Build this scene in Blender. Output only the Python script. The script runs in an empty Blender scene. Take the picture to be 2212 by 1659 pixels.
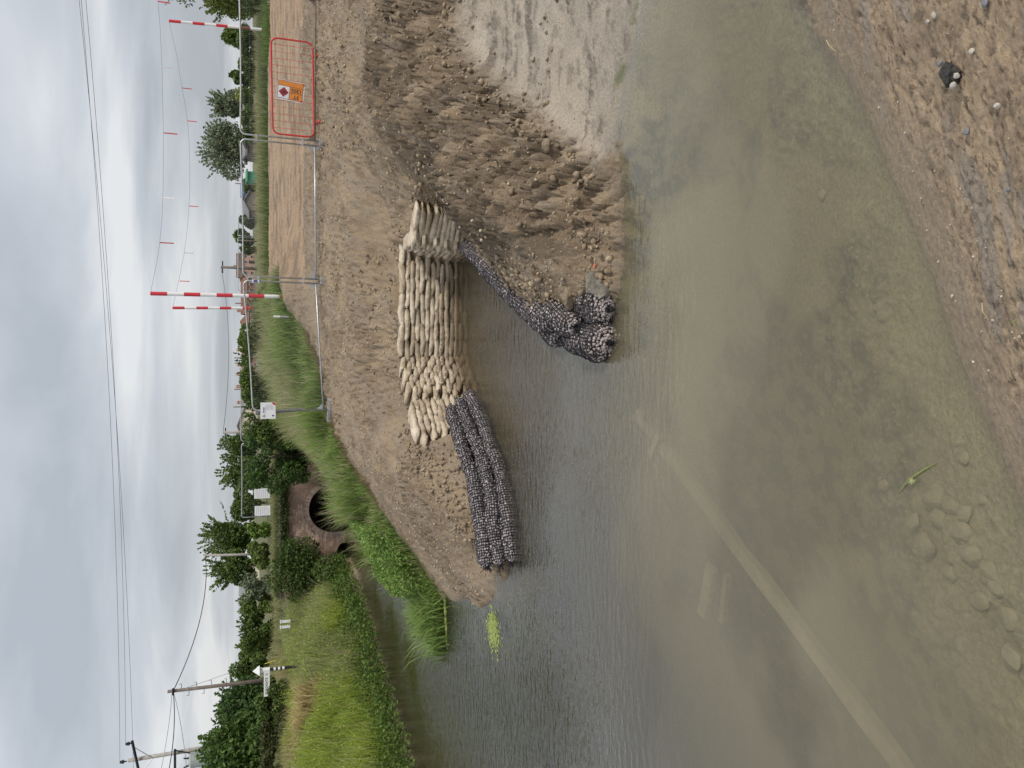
import bpy, bmesh, math, random
import numpy as np
from mathutils import Vector, Matrix, Quaternion
from mathutils.geometry import delaunay_2d_cdt
from mathutils.bvhtree import BVHTree

random.seed(7)
RNG = np.random.default_rng(7)
scene = bpy.context.scene
COL = scene.collection
R = math.radians

# ---------------------------------------------------------------- camera
CAM_H, PITCH, FPX = 4.2, R(18.7), 1661.0      # metres above the water, looking down, focal length in px of a 2212 px wide frame
cam_d = bpy.data.cameras.new('camera')
cam = bpy.data.objects.new('camera', cam_d)
COL.objects.link(cam)
cam_d.sensor_fit = 'HORIZONTAL'
cam_d.sensor_width = 36.0
cam_d.lens = FPX / 2212.0 * 36.0
cam_d.clip_start, cam_d.clip_end = 0.05, 3000.0
_f = Vector((0, math.cos(PITCH), -math.sin(PITCH)))
_u = Vector((0, math.sin(PITCH), math.cos(PITCH)))
_r = Vector((1, 0, 0))
# the phone was held upright and the picture stored on its side: the frame's right is the world's down
m = Matrix.Identity(4)
for i in range(3):
    m[i][0], m[i][1], m[i][2] = -_u[i], _r[i], -_f[i]
m[0][3], m[1][3], m[2][3] = 0, 0, CAM_H
cam.matrix_world = m
scene.camera = cam

# ---------------------------------------------------------------- world, sun, exposure
SUN_EL, SUN_AZ = R(44), R(122)                  # azimuth clockwise from +Y: behind the camera, to its right
world = bpy.data.worlds.new('World')
scene.world = world
world.use_nodes = True
nt = world.node_tree
nt.nodes.clear()
def N(nt, t, **kw):
    n = nt.nodes.new(t)
    for k, v in kw.items():
        setattr(n, k, v)
    return n
def L(nt, a, ao, b, bi):
    nt.links.new(a.outputs[ao], b.inputs[bi])
out = N(nt, 'ShaderNodeOutputWorld')
bg_sky = N(nt, 'ShaderNodeBackground'); bg_sky.inputs['Strength'].default_value = 0.08
sky = N(nt, 'ShaderNodeTexSky', sky_type='NISHITA', sun_disc=False, sun_elevation=SUN_EL, sun_rotation=SUN_AZ)
sky.dust_density = 2.0
L(nt, sky, 0, bg_sky, 0)
bg_cl = N(nt, 'ShaderNodeBackground'); bg_cl.inputs['Strength'].default_value = 1.0
tc = N(nt, 'ShaderNodeTexCoord')
sep = N(nt, 'ShaderNodeSeparateXYZ'); L(nt, tc, 'Generated', sep, 0)
zz = N(nt, 'ShaderNodeMath', operation='MAXIMUM'); L(nt, sep, 2, zz, 0); zz.inputs[1].default_value = 0.0
za = N(nt, 'ShaderNodeMath', operation='ADD'); L(nt, zz, 0, za, 0); za.inputs[1].default_value = 0.12
dx = N(nt, 'ShaderNodeMath', operation='DIVIDE'); L(nt, sep, 0, dx, 0); L(nt, za, 0, dx, 1)
dy = N(nt, 'ShaderNodeMath', operation='DIVIDE'); L(nt, sep, 1, dy, 0); L(nt, za, 0, dy, 1)
cmb = N(nt, 'ShaderNodeCombineXYZ'); L(nt, dx, 0, cmb, 0); L(nt, dy, 0, cmb, 1)
mp = N(nt, 'ShaderNodeMapping'); L(nt, cmb, 0, mp, 0)
mp.inputs['Scale'].default_value = (0.34, 0.46, 1.0)
mp.inputs['Rotation'].default_value = (0, 0, R(-6))
mp.inputs['Location'].default_value = (3.1, 0.4, 0)
n1 = N(nt, 'ShaderNodeTexNoise'); L(nt, mp, 0, n1, 'Vector')
n1.inputs['Scale'].default_value = 1.35; n1.inputs['Detail'].default_value = 6.0; n1.inputs['Roughness'].default_value = 0.5; n1.inputs['Distortion'].default_value = 0.4
rp = N(nt, 'ShaderNodeValToRGB'); L(nt, n1, 0, rp, 0)
cr = rp.color_ramp
cr.elements[0].position = 0.36; cr.elements[0].color = (0.35, 0.375, 0.41, 1)
cr.elements[1].position = 0.62; cr.elements[1].color = (0.64, 0.645, 0.655, 1)
e = cr.elements.new(0.5); e.color = (0.465, 0.488, 0.522, 1)
L(nt, rp, 0, bg_cl, 0)
zg = N(nt, 'ShaderNodeMath', operation='MULTIPLY_ADD'); L(nt, zz, 0, zg, 0); zg.inputs[1].default_value = 0.45; zg.inputs[2].default_value = 0.74      # overcast: brighter towards the zenith
L(nt, zg, 0, bg_cl, 'Strength')
cov = N(nt, 'ShaderNodeMixShader'); cov.inputs[0].default_value = 0.88
L(nt, bg_sky, 0, cov, 1); L(nt, bg_cl, 0, cov, 2); L(nt, cov, 0, out, 0)

sun_d = bpy.data.lights.new('sun', 'SUN'); sun_d.energy = 1.5; sun_d.angle = R(10); sun_d.color = (1.0, 0.955, 0.89)
sun = bpy.data.objects.new('sun', sun_d); COL.objects.link(sun)
_s = Vector((math.sin(SUN_AZ) * math.cos(SUN_EL), math.cos(SUN_AZ) * math.cos(SUN_EL), math.sin(SUN_EL)))
sun.rotation_euler = (-_s).to_track_quat('-Z', 'Y').to_euler()
sun.location = _s * 40
vs = scene.view_settings
vs.view_transform = 'Standard'; vs.look = 'None'; vs.gamma = 1.0; vs.exposure = 0.72; vs.use_curve_mapping = False
scene.cycles.max_bounces = 8; scene.cycles.transparent_max_bounces = 24
scene.cycles.use_denoising = True

# ---------------------------------------------------------------- helpers
def ray(x, y):
    a, b = (829.5 - y) / FPX, (1106.0 - x) / FPX
    return _r * a + _u * b + _f
def at(x, y, Y=None, z=None):
    """survey point: where the sight line through photo point (x, y) meets the upright plane at distance Y or the level z"""
    d = ray(x, y)
    t = (Y / d.y) if Y is not None else (z - CAM_H) / d.z
    return Vector((d.x * t, d.y * t, CAM_H + d.z * t))

LOC = {}
def props(o, label=None, cat=None, group=None, kind=None):
    if label: o['label'] = label
    if cat: o['category'] = cat
    if group: o['group'] = group
    if kind: o['kind'] = kind
    return o
def thing(name, loc, label, cat, group=None):
    o = bpy.data.objects.new(name, None)
    o.empty_display_size = 0.2
    COL.objects.link(o); o.location = loc
    LOC[o.name] = Vector(loc)
    return props(o, label, cat, group)
def put(name, me, mats, parent=None, loc=None):
    """link mesh me (given in world coordinates unless loc is None and parent is None)"""
    o = bpy.data.objects.new(name, me)
    COL.objects.link(o)
    for mt in (mats if isinstance(mats, (list, tuple)) else [mats]):
        if mt and mt.name not in [x.name for x in me.materials if x]: me.materials.append(mt)
    off = LOC[parent.name] if parent is not None else (Vector(loc) if loc is not None else Vector((0, 0, 0)))
    if off.length > 0: me.transform(Matrix.Translation(-off))
    if parent is not None: o.parent = parent
    elif loc is not None: o.location = off
    LOC[o.name] = off
    return o
def inst(name, me, parent, mat):
    """a piece sharing mesh me, with world matrix mat, under parent"""
    o = bpy.data.objects.new(name, me); COL.objects.link(o)
    if parent is not None:
        o.parent = parent
        o.matrix_local = Matrix.Translation(-LOC[parent.name]) @ mat
    else:
        o.matrix_world = mat
    LOC[o.name] = mat.to_translation()
    return o
def npmesh(name, v, f, smooth=False, col=None, attr=None):
    """v (n,3); f (m,k) all faces of k corners"""
    v = np.ascontiguousarray(v, dtype=np.float32); f = np.ascontiguousarray(f, dtype=np.int32)
    me = bpy.data.meshes.new(name)
    k = f.shape[1]
    me.vertices.add(len(v)); me.vertices.foreach_set('co', v.ravel())
    me.loops.add(f.size); me.loops.foreach_set('vertex_index', f.ravel())
    me.polygons.add(len(f)); me.polygons.foreach_set('loop_start', np.arange(0, f.size, k, dtype=np.int32))
    me.update(calc_edges=True)
    if smooth: me.polygons.foreach_set('use_smooth', np.ones(len(f), dtype=bool))
    if col is not None:
        a = me.color_attributes.new('Col', 'FLOAT_COLOR', 'POINT')
        c4 = np.ones((len(v), 4), dtype=np.float32); c4[:, :3] = col
        a.data.foreach_set('color', c4.ravel())
    if attr:
        for an, av in attr.items():
            a = me.attributes.new(an, 'FLOAT', 'POINT'); a.data.foreach_set('value', np.ascontiguousarray(av, dtype=np.float32))
    return me

class MB:
    def __init__(s): s.v = []; s.f = []
    def add(s, vs_, fs_):
        o = len(s.v); s.v += [tuple(p) for p in vs_]; s.f += [tuple(i + o for i in q) for q in fs_]
    def box(s, c, size, M=None, taper=1.0):
        hx, hy, hz = size[0] / 2, size[1] / 2, size[2] / 2
        P = [Vector((sx * hx * (taper if sz > 0 else 1), sy * hy * (taper if sz > 0 else 1), sz * hz)) for sz in (-1, 1) for sy in (-1, 1) for sx in (-1, 1)]
        if M is not None: P = [M @ p for p in P]
        P = [p + Vector(c) for p in P]
        s.add(P, [(0, 2, 3, 1), (4, 5, 7, 6), (0, 1, 5, 4), (2, 6, 7, 3), (0, 4, 6, 2), (1, 3, 7, 5)])
    def tube(s, pts, r, n=8, cap=True, closed=False):
        pts = [Vector(p) for p in pts]; m_ = len(pts)
        rs = r if isinstance(r, (list, tuple)) else [r] * m_
        rings = []; prev = None
        for i, p in enumerate(pts):
            if closed: t = pts[(i + 1) % m_] - pts[i - 1]
            else: t = pts[min(i + 1, m_ - 1)] - pts[max(i - 1, 0)]
            t.normalize()
            if prev is None:
                a = Vector((0, 0, 1)) if abs(t.z) < 0.9 else Vector((1, 0, 0))
                prev = t.cross(a).normalized()
            prev = (prev - t * prev.dot(t)).normalized()
            b = t.cross(prev)
            rings.append([p + (prev * math.cos(2 * math.pi * k / n) + b * math.sin(2 * math.pi * k / n)) * rs[i] for k in range(n)])
        vs_ = [q for rg in rings for q in rg]; fs_ = []
        for i in range(m_ if closed else m_ - 1):
            j = (i + 1) % m_
            for k in range(n):
                fs_.append((i * n + k, i * n + (k + 1) % n, j * n + (k + 1) % n, j * n + k))
        if cap and not closed:
            fs_.append(tuple(range(n - 1, -1, -1))); fs_.append(tuple((m_ - 1) * n + k for k in range(n)))
        s.add(vs_, fs_)
    def prism(s, poly, d):
        """polygon of 3-D points extruded by vector d"""
        n = len(poly); d = Vector(d); P = [Vector(p) for p in poly]
        s.add(P + [p + d for p in P], [tuple(range(n - 1, -1, -1)), tuple(range(n, 2 * n))] + [(i, (i + 1) % n, n + (i + 1) % n, n + i) for i in range(n)])
    def quad(s, a, b, c, d): s.add([a, b, c, d], [(0, 1, 2, 3)])
    def build(s, name, mat, parent=None, loc=None, smooth=False, fix=True):
        me = bpy.data.meshes.new(name); me.from_pydata(s.v, [], s.f); me.update()
        if fix:
            bm = bmesh.new(); bm.from_mesh(me); bmesh.ops.recalc_face_normals(bm, faces=bm.faces); bm.to_mesh(me); bm.free()
        if smooth: me.polygons.foreach_set('use_smooth', np.ones(len(me.polygons), dtype=bool))
        return put(name, me, mat, parent, loc)

# ---- procedural materials
def mat(name, col, rough=0.7, metal=0.0, var=0.0, scale=8.0, bump=0.0, bscale=40.0, spec=0.5, col2=None, coat=0.0):
    mt = bpy.data.materials.new(name); mt.use_nodes = True
    t = mt.node_tree; b = t.nodes['Principled BSDF']
    b.inputs['Roughness'].default_value = rough; b.inputs['Metallic'].default_value = metal
    b.inputs['Specular IOR Level'].default_value = spec
    b.inputs['Base Color'].default_value = (*col, 1)
    tcn = N(t, 'ShaderNodeTexCoord')
    if var > 0 or col2:
        n = N(t, 'ShaderNodeTexNoise'); L(t, tcn, 'Object', n, 'Vector')
        n.inputs['Scale'].default_value = scale; n.inputs['Detail'].default_value = 6; n.inputs['Roughness'].default_value = 0.65
        c2 = col2 or tuple(c * (1 - var) for c in col); c1 = col if col2 else tuple(min(1, c * (1 + var * 0.6)) for c in col)
        r_ = N(t, 'ShaderNodeValToRGB'); L(t, n, 0, r_, 0)
        r_.color_ramp.elements[0].position = 0.33; r_.color_ramp.elements[0].color = (*c2, 1)
        r_.color_ramp.elements[1].position = 0.67; r_.color_ramp.elements[1].color = (*c1, 1)
        L(t, r_, 0, b, 'Base Color')
    if bump > 0:
        n = N(t, 'ShaderNodeTexNoise'); L(t, tcn, 'Object', n, 'Vector'); n.inputs['Scale'].default_value = bscale; n.inputs['Detail'].default_value = 5
        bp = N(t, 'ShaderNodeBump'); bp.inputs['Strength'].default_value = bump; bp.inputs['Distance'].default_value = 0.02
        L(t, n, 0, bp, 'Height'); L(t, bp, 0, b, 'Normal')
    return mt
def leafmat(name, trans=0.3, rough=0.6):
    mt = bpy.data.materials.new(name); mt.use_nodes = True
    t = mt.node_tree; t.nodes.clear()
    o = N(t, 'ShaderNodeOutputMaterial'); at_ = N(t, 'ShaderNodeAttribute', attribute_name='Col')
    b = N(t, 'ShaderNodeBsdfPrincipled'); b.inputs['Roughness'].default_value = rough; b.inputs['Specular IOR Level'].default_value = 0.3
    tr = N(t, 'ShaderNodeBsdfTranslucent'); mx = N(t, 'ShaderNodeMixShader'); mx.inputs[0].default_value = trans
    L(t, at_, 'Color', b, 'Base Color'); L(t, at_, 'Color', tr, 'Color')
    L(t, b, 0, mx, 1); L(t, tr, 0, mx, 2); L(t, mx, 0, o, 0)
    return mt
M_leaf = leafmat('foliage'); M_grass = leafmat('grass_blades', 0.35, 0.55)
M_bark = mat('bark', (0.10, 0.075, 0.05), 0.9, var=0.4, scale=12)
M_galv = mat('galvanised_steel', (0.52, 0.54, 0.56), 0.42, 0.75, var=0.25, scale=14)
M_wire = mat('dull_wire', (0.22, 0.23, 0.24), 0.6, 0.4)
M_rustpipe = mat('muddy_steel', (0.17, 0.13, 0.10), 0.8, 0.2, var=0.4, scale=10)
M_block = mat('concrete_block', (0.30, 0.29, 0.275), 0.92, var=0.3, scale=9, bump=0.4, bscale=60)
M_red = mat('red_paint', (0.68, 0.035, 0.03), 0.45, var=0.2, scale=6)
M_redpole = mat('red_sleeve', (0.58, 0.03, 0.045), 0.5, var=0.15, scale=5)
M_redfade = mat('weathered_red_sleeve', (0.20, 0.075, 0.055), 0.7, var=0.3, scale=8)
M_white = mat('white_plastic', (0.78, 0.78, 0.78), 0.5, var=0.08, scale=6)
M_paper = mat('white_board', (0.80, 0.80, 0.81), 0.55, var=0.06, scale=7)
M_ink = mat('black_ink', (0.02, 0.02, 0.022), 0.6, var=0.1)
M_blue = mat('blue_ink', (0.06, 0.10, 0.26), 0.6, var=0.1)
M_grey = mat('grey_ink', (0.35, 0.36, 0.38), 0.6, var=0.1)
M_redink = mat('red_ink', (0.55, 0.03, 0.04), 0.6, var=0.1)
M_orange = mat('orange_panel', (0.80, 0.27, 0.03), 0.5, var=0.1, scale=4)
M_darkred = mat('dark_red_diamond', (0.34, 0.012, 0.02), 0.5, var=0.1)
M_wood = mat('weathered_pole_timber', (0.185, 0.15, 0.125), 0.85, var=0.35, scale=7)
M_woodp = mat('pale_pole_timber', (0.36, 0.335, 0.30), 0.85, var=0.3, scale=7)
M_line = mat('black_cable', (0.02, 0.02, 0.022), 0.6)
M_black = mat('black_fittings', (0.015, 0.015, 0.017), 0.5, var=0.2)

# ---- writing, made first while the scene is small
def text_mesh(body, size, extrude=0.001, bold=0.02):
    cu = bpy.data.curves.new('lettering', 'FONT'); cu.body = body; cu.size = size; cu.align_x = 'CENTER'; cu.align_y = 'CENTER'; cu.extrude = extrude; cu.resolution_u = 3; cu.offset = size * bold
    ob = bpy.data.objects.new('lettering_source', cu); COL.objects.link(ob)
    dg = bpy.context.evaluated_depsgraph_get()
    me = bpy.data.meshes.new_from_object(ob.evaluated_get(dg)); me.name = 'lettering'; me.materials.clear()
    bpy.data.objects.remove(ob); bpy.data.curves.remove(cu)
    return me
TX_BAG = text_mesh('SoluForm', 0.092); TX_3Y = text_mesh('3Y', 0.135); TX_1202 = text_mesh('1202', 0.135)
TX_FORD = text_mesh('FORDGATE  ½', 0.125); TX_DANGER = text_mesh('Danger', 0.052); TX_SCC = text_mesh('S', 0.09); TX_CC = text_mesh('C C', 0.085)
def lettering(me, m4, parent, mt, name='lettering'):
    if not me.materials: me.materials.append(mt)
    return inst(name, me, parent, m4)
def frame(o, xdir, ydir):
    x = Vector(xdir).normalized(); z = x.cross(Vector(ydir)).normalized(); y = z.cross(x)
    M_ = Matrix.Identity(4)
    for i in range(3): M_[i][0], M_[i][1], M_[i][2], M_[i][3] = x[i], y[i], z[i], o[i]
    return M_

# ---- numpy noise
def _hash(ix, iy, seed):
    h = (ix.astype(np.int64) * 374761393 + iy.astype(np.int64) * 668265263 + seed * 1442695041) & 0x7fffffff
    h = ((h ^ (h >> 13)) * 1274126177) & 0x7fffffff
    h = ((h ^ (h >> 16)) * 668265263) & 0x7fffffff
    return (h & 0xffffff) / float(0xffffff)
def vnoise(x, y, seed=0):
    ix = np.floor(x); iy = np.floor(y); fx = x - ix; fy = y - iy
    fx = fx * fx * fx * (fx * (fx * 6 - 15) + 10); fy = fy * fy * fy * (fy * (fy * 6 - 15) + 10)
    a = _hash(ix, iy, seed); b = _hash(ix + 1, iy, seed); c = _hash(ix, iy + 1, seed); d = _hash(ix + 1, iy + 1, seed)
    return (a + (b - a) * fx) * (1 - fy) + (c + (d - c) * fx) * fy
def fbm(x, y, oct=4, seed=0, gain=0.5):
    s = 0; a = 1.0; t = 0
    for o in range(oct):
        ang = 0.6 + o * 1.1
        xr = x * math.cos(ang) - y * math.sin(ang); yr = x * math.sin(ang) + y * math.cos(ang)
        s = s + a * vnoise(xr * 2 ** o + 17.3 * o, yr * 2 ** o - 9.1 * o, seed + o); t += a; a *= gain
    return s / t            # 0..1
def worley(x, y, seed=0):
    ix = np.floor(x); iy = np.floor(y); f1 = np.full(x.shape, 9.0); f2 = np.full(x.shape, 9.0); idv = np.zeros(x.shape)
    for dx_ in (-1, 0, 1):
        for dy_ in (-1, 0, 1):
            cx, cy = ix + dx_, iy + dy_
            d = np.hypot(cx + _hash(cx, cy, seed) - x, cy + _hash(cx, cy, seed + 5) - y)
            n = d < f1
            f2 = np.where(n, f1, np.minimum(f2, d)); idv = np.where(n, _hash(cx, cy, seed + 9), idv); f1 = np.where(n, d, f1)
    return f1, f2, idv
def sstep(a, b, x):
    t = np.clip((x - a) / (b - a), 0, 1); return t * t * (3 - 2 * t)
def inpoly(X, Y, poly):
    c = np.zeros(X.shape, dtype=bool); n = len(poly)
    for i in range(n):
        x1, y1 = poly[i][:2]; x2, y2 = poly[(i + 1) % n][:2]
        with np.errstate(divide='ignore', invalid='ignore'):
            c ^= ((y1 > Y) != (y2 > Y)) & (X < (x2 - x1) * (Y - y1) / (y2 - y1 + 1e-12) + x1)
    return c
def dpoly(X, Y, line):
    """distance to a polyline"""
    d = np.full(X.shape, 1e9)
    for (x1, y1), (x2, y2) in zip([p[:2] for p in line[:-1]], [p[:2] for p in line[1:]]):
        ux, uy = x2 - x1, y2 - y1; l2 = ux * ux + uy * uy + 1e-12
        t = np.clip(((X - x1) * ux + (Y - y1) * uy) / l2, 0, 1)
        d = np.minimum(d, np.hypot(X - x1 - t * ux, Y - y1 - t * uy))
    return d
def sdf(X, Y, poly):
    d = dpoly(X, Y, list(poly) + [poly[0]]); return np.where(inpoly(X, Y, poly), d, -d)

# ---------------------------------------------------------------- lie of the land
def pz(x, y, z): p = at(x, y, z=z); return (p.x, p.y, z)
WALL = [(-0.78, 14.62), (-0.20, 15.30), (0.62, 16.20), (2.60, 16.12), (2.62, 15.12), (3.22, 14.46)]   # foot of the bag wall, left to right
def offset_line(line, d):
    """parallel line d metres behind (to the left of the walking direction)"""
    o = []
    for i, p in enumerate(line):
        n = Vector((0, 0))
        for a, b in ((i - 1, i), (i, i + 1)):
            if 0 <= a and b < len(line):
                t = (Vector(line[b]) - Vector(line[a])).normalized(); n += Vector((-t.y, t.x))
        n.normalize()
        o.append((p[0] + n.x * d, p[1] + n.y * d))
    return o
def resample(line, step):
    o = []
    for a, b in zip(line[:-1], line[1:]):
        a = Vector(a); b = Vector(b); k = max(1, int(round((b - a).length / step)))
        o += [a.lerp(b, i / k) for i in range(k)]
    return o + [Vector(line[-1])]
ROLL_L = [(-3.02, 12.42), (-2.45, 12.62), (-1.85, 12.95), (-1.15, 13.62), (-0.62, 14.45), (-0.22, 15.12)]   # water's edge under the left rock rolls
ROLL_R = [(2.72, 14.95), (2.25, 13.85), (1.82, 12.95), (1.36, 11.85), (0.92, 10.75), (0.56, 9.95)]
NEAR = [(9.5, 8.6), (6.0, 6.6), (4.4, 5.75), (3.0, 5.0), (2.3, 4.52), (1.9, 4.3), (1.4, 4.1), (1.0, 3.9), (0.5, 3.7), (0.1, 3.58), (-0.3, 3.32), (-0.6, 3.2), (-1.6, 2.75), (-3.5, 2.1), (-7, 0.9)]
LBANK = [(-14, 12), (-11.6, 16), (-10.3, 20.4), (-9.9, 22.4), (-9.3, 25.7), (-8.6, 27.8), (-8.3, 31), (-8.3, 37), (-8.3, 43)]
RBANK = [(-4.85, 17.3), (-5.25, 18.2), (-5.6, 19.6), (-5.3, 22), (-4.9, 26), (-4.55, 31), (-4.4, 37), (-4.4, 43)]
SOIL_EDGE = [(-4.85, 17.3), (-4.0, 17.6), (-3.0, 18.5), (-1.9, 20.2), (-0.9, 21.7), (0.6, 22.6), (1.6, 24.0), (2.55, 26.0), (3.6, 27.6)]
pts = []
def ctl(l): pts.extend(l)
# near bank
for k, (x, y) in enumerate(NEAR):
    a = Vector(NEAR[max(k - 1, 0)]); b = Vector(NEAR[min(k + 1, len(NEAR) - 1)]); t = (b - a).normalized(); n = Vector((t.y, -t.x))
    if n.y < 0: n = -n
    for d, z in ((-4.2, 2.62), (-3.3, 2.2), (-1.9, 1.15), (-0.8, 0.52), (-0.25, 0.21), (0, 0.0), (0.25, -0.13), (0.6, -0.18), (1.1, -0.27), (1.9, -0.40)):
        ctl([(x + n.x * d, y + n.y * d, z)])
ctl([(-12, -6, 2.7), (12, -6, 2.7), (0, -6, 2.7), (20, 6, 2.6)])
# bed
ctl([(-4.5, 6, -1.2), (-6, 10, -1.5), (-7.5, 14, -1.5), (-8, 18, -1.4), (-7.6, 22, -1.2), (-7, 28, -1.0), (-6.4, 34, -0.8), (-6.4, 42, -0.8), (-2, 9, -0.95), (-0.6, 10.5, -0.9), (-0.9, 8, -0.7),
     (0.5, 13, -0.8), (1.2, 14.6, -0.7), (-2.6, 10.8, -0.9), (-3.5, 11.3, -1.0), (0.8, 6.6, -0.5), (-1.4, 5.6, -0.6), (2.2, 6.8, -0.42), (3.4, 6.4, -0.38), (5.5, 7.0, -0.3), (-9, 12, -1.6), (-3, 4.6, -0.7), (-5, 3.2, -0.9)])
# bag wall: bed in front, ground behind
for p in resample(WALL, 0.25): ctl([(p.x, p.y, -0.45)])
for p in resample(offset_line(WALL, 0.17), 0.25): ctl([(p.x, p.y, -0.35)])
for p in resample(offset_line(WALL, 0.40)[1:], 0.25): ctl([(p.x, p.y, 1.13)])
for p in resample(offset_line(WALL, 0.9)[1:], 0.5): ctl([(p.x, p.y, 1.22)])
# left rock rolls
for p in resample(offset_line(ROLL_L, -0.25), 0.4): ctl([(p.x, p.y, -0.6)])
for p in resample(offset_line(ROLL_L, 0.08), 0.4): ctl([(p.x, p.y, -0.08)])
for p in resample(offset_line(ROLL_L, 0.46)[:-1], 0.4): ctl([(p.x, p.y, 0.46)])
ctl([(-1.15, 14.85, 1.0)])
# left soil tongue
ctl([(x, y, z) for (x, y), z in zip(SOIL_EDGE, (0.02, 0.42, 1.15, 1.8, 2.16, 2.3, 2.6, 3.1, 3.35))])
ctl([pz(1000, 1290, 0.0), pz(1035, 1300, 0.0), pz(1075, 1325, 0.0), pz(1080, 1270, 0.0), pz(1095, 1242, 0.0), pz(1010, 1250, 0.22), pz(955, 1255, 0.25), pz(1035, 1262, 0.16),
     pz(980, 1200, 0.55), pz(920, 1170, 0.75), pz(940, 1080, 0.95), pz(880, 1080, 1.18), pz(860, 1000, 1.45), pz(900, 960, 1.2), pz(820, 900, 1.62), pz(760, 900, 1.95), pz(790, 1000, 1.75), pz(800, 800, 1.75), pz(760, 750, 2.0),
     pz(1060, 1345, -0.12), pz(1100, 1330, -0.3), pz(990, 1330, -0.25), pz(960, 1340, -0.3), pz(1120, 1250, -0.35)])
# slope up to the fence and the strip behind it
ctl([pz(800, 650, 1.78), pz(800, 500, 1.8), pz(760, 500, 2.05), pz(760, 650, 2.0), pz(840, 560, 1.5), pz(720, 850, 2.1)])
ctl([(-0.7, 21.5, 2.14), (2.75, 21.0, 2.40), (6.24, 20.5, 2.47), (9.75, 20.0, 2.5), (13.2, 19.5, 2.5), (20, 19, 2.55),
     (3.4, 24, 2.58), (6, 27, 2.78), (10, 27, 2.85), (16, 27, 2.95), (25, 27, 3.0), (4.6, 32, 3.05), (10, 33, 3.2), (18, 33, 3.25), (16.7, 38, 3.45), (10, 38, 3.42), (4, 38, 3.42), (26, 38, 3.4)])
# tongue between inlet and mud flat
for p in resample(offset_line(ROLL_R, -0.28), 0.4): ctl([(p.x, p.y, -0.55)])
for p in resample(offset_line(ROLL_R, 0.0), 0.4): ctl([(p.x, p.y, -0.02)])
for p in resample(offset_line(ROLL_R, 0.32), 0.4): ctl([(p.x, p.y, 0.20)])
ctl([pz(1330, 765, -0.25), pz(1345, 690, -0.12), pz(1350, 640, -0.1), pz(1345, 592, 0.0), pz(1316, 556, 0.0), pz(1334, 512, 0.0), pz(1306, 470, 0.0), pz(1320, 418, 0.0), pz(1340, 540, -0.08), pz(1328, 455, -0.08), pz(1312, 378, 0.0), (0.15, 9.4, -0.6), (0.2, 8.6, -0.55), (0.8, 8.0, -0.35), (1.4, 7.9, -0.25)])
ctl([pz(840, 300, 1.80), pz(840, 60, 1.80), pz(800, 300, 2.0), pz(800, 60, 2.0), pz(740, 200, 2.3), pz(880, 60, 1.62), pz(900, 150, 1.55), pz(925, 230, 1.47), pz(955, 310, 1.40), pz(960, 400, 1.36), pz(1000, 400, 1.27), pz(1000, 480, 1.12), pz(1060, 480, 1.06),
     pz(1040, 520, 0.85), pz(1120, 555, 0.88), pz(1180, 612, 0.72), pz(1225, 650, 0.50), pz(1270, 640, 0.26), pz(1290, 560, 0.13), pz(1250, 560, 0.42), pz(1200, 500, 0.62), pz(1150, 430, 0.70), pz(1250, 430, 0.26), pz(1200, 380, 0.42), pz(1290, 480, 0.07),
     pz(960, 100, 0.98), pz(1000, 190, 0.86), pz(1040, 250, 0.80), pz(1090, 310, 0.68), pz(1140, 350, 0.58)])
MUDEDGE = [pz(1000, -120, 0.75), pz(1008, 20, 0.62), pz(1030, 95, 0.5), pz(1060, 150, 0.42), pz(1110, 200, 0.32), pz(1180, 260, 0.22), pz(1240, 310, 0.13), pz(1290, 350, 0.05), pz(1312, 378, 0.0)]
ctl([(x, y, z) for x, y, z in MUDEDGE])
MUDWATER = [pz(1312, 378, 0.0), pz(1340, 250, 0.0), pz(1380, 120, 0.0), pz(1410, 0, 0.0), (5.4, 7.45, 0.0), (9.5, 9.3, 0.0)]
ctl(MUDWATER)
ctl([pz(1340, 330, -0.04), pz(1380, 220, -0.06), pz(1440, 60, -0.08), pz(1200, 120, 0.2), pz(1100, 60, 0.36), pz(1250, 220, 0.09), pz(1300, 120, 0.07), pz(1335, 60, 0.05), pz(1372, 30, 0.03), pz(1300, 0, 0.10), pz(1250, 60, 0.14), (4.7, 8.1, 0.06), (5.4, 8.2, 0.09), (6.4, 8.8, 0.12), (8, 9.8, 0.12), pz(1200, -100, 0.25), (12, 14, 0.9), (16, 14, 2.2), (13, 17, 2.2)])
# canal banks
for (x, y) in LBANK: ctl([(x, y, 0.0), (x + 0.35, y, -0.7), (x - 0.5, y, 0.5), (x - 2.2, y, 1.7), (x - 4, y + 0.6, 2.3), (x - 8, y + 2, 2.6)])
for (x, y) in RBANK[1:]: ctl([(x, y, 0.0), (x - 0.5, y, -0.4), (x + 0.6, y, 0.55)])
ctl([(-3.9, 20.5, 0.9), (-3.2, 22.5, 1.35), (-2.4, 24, 1.75), (-1.2, 24.5, 2.1), (-3.0, 28, 1.8), (-1.5, 28, 2.25), (0.5, 26, 2.6), (1.5, 28, 3.0), (-2.5, 33, 2.3), (0, 33, 2.8), (3, 33, 3.1), (-3.2, 37, 2.4), (0, 38, 3.1), (-1.4, 42, 3.1)])
for x in (-3.4, -1, -9.6, -14, -24): ctl([(x, 39.2, 2.9), (x, 43, 3.0)])
for x in (-3.4, -8.3, -4.4, -6.3): ctl([(x, 46, 3.0), (x, 50, 3.0)])
for x in (-40, -25, -12, 0, 12, 25, 45): ctl([(x, 58, 3.1)])
ctl([(-30, 10, 2.7), (-30, 25, 2.8), (-30, 40, 2.9), (-20, 4, 2.6), (-14, 8, 1.0), (36, 10, 2.6), (36, 25, 2.9), (36, 40, 3.2), (-45, 62, 3.0), (50, 62, 3.0), (-45, -6, 2.7), (50, -6, 2.7), (-45, 30, 2.7), (50, 30, 3.0)])

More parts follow.
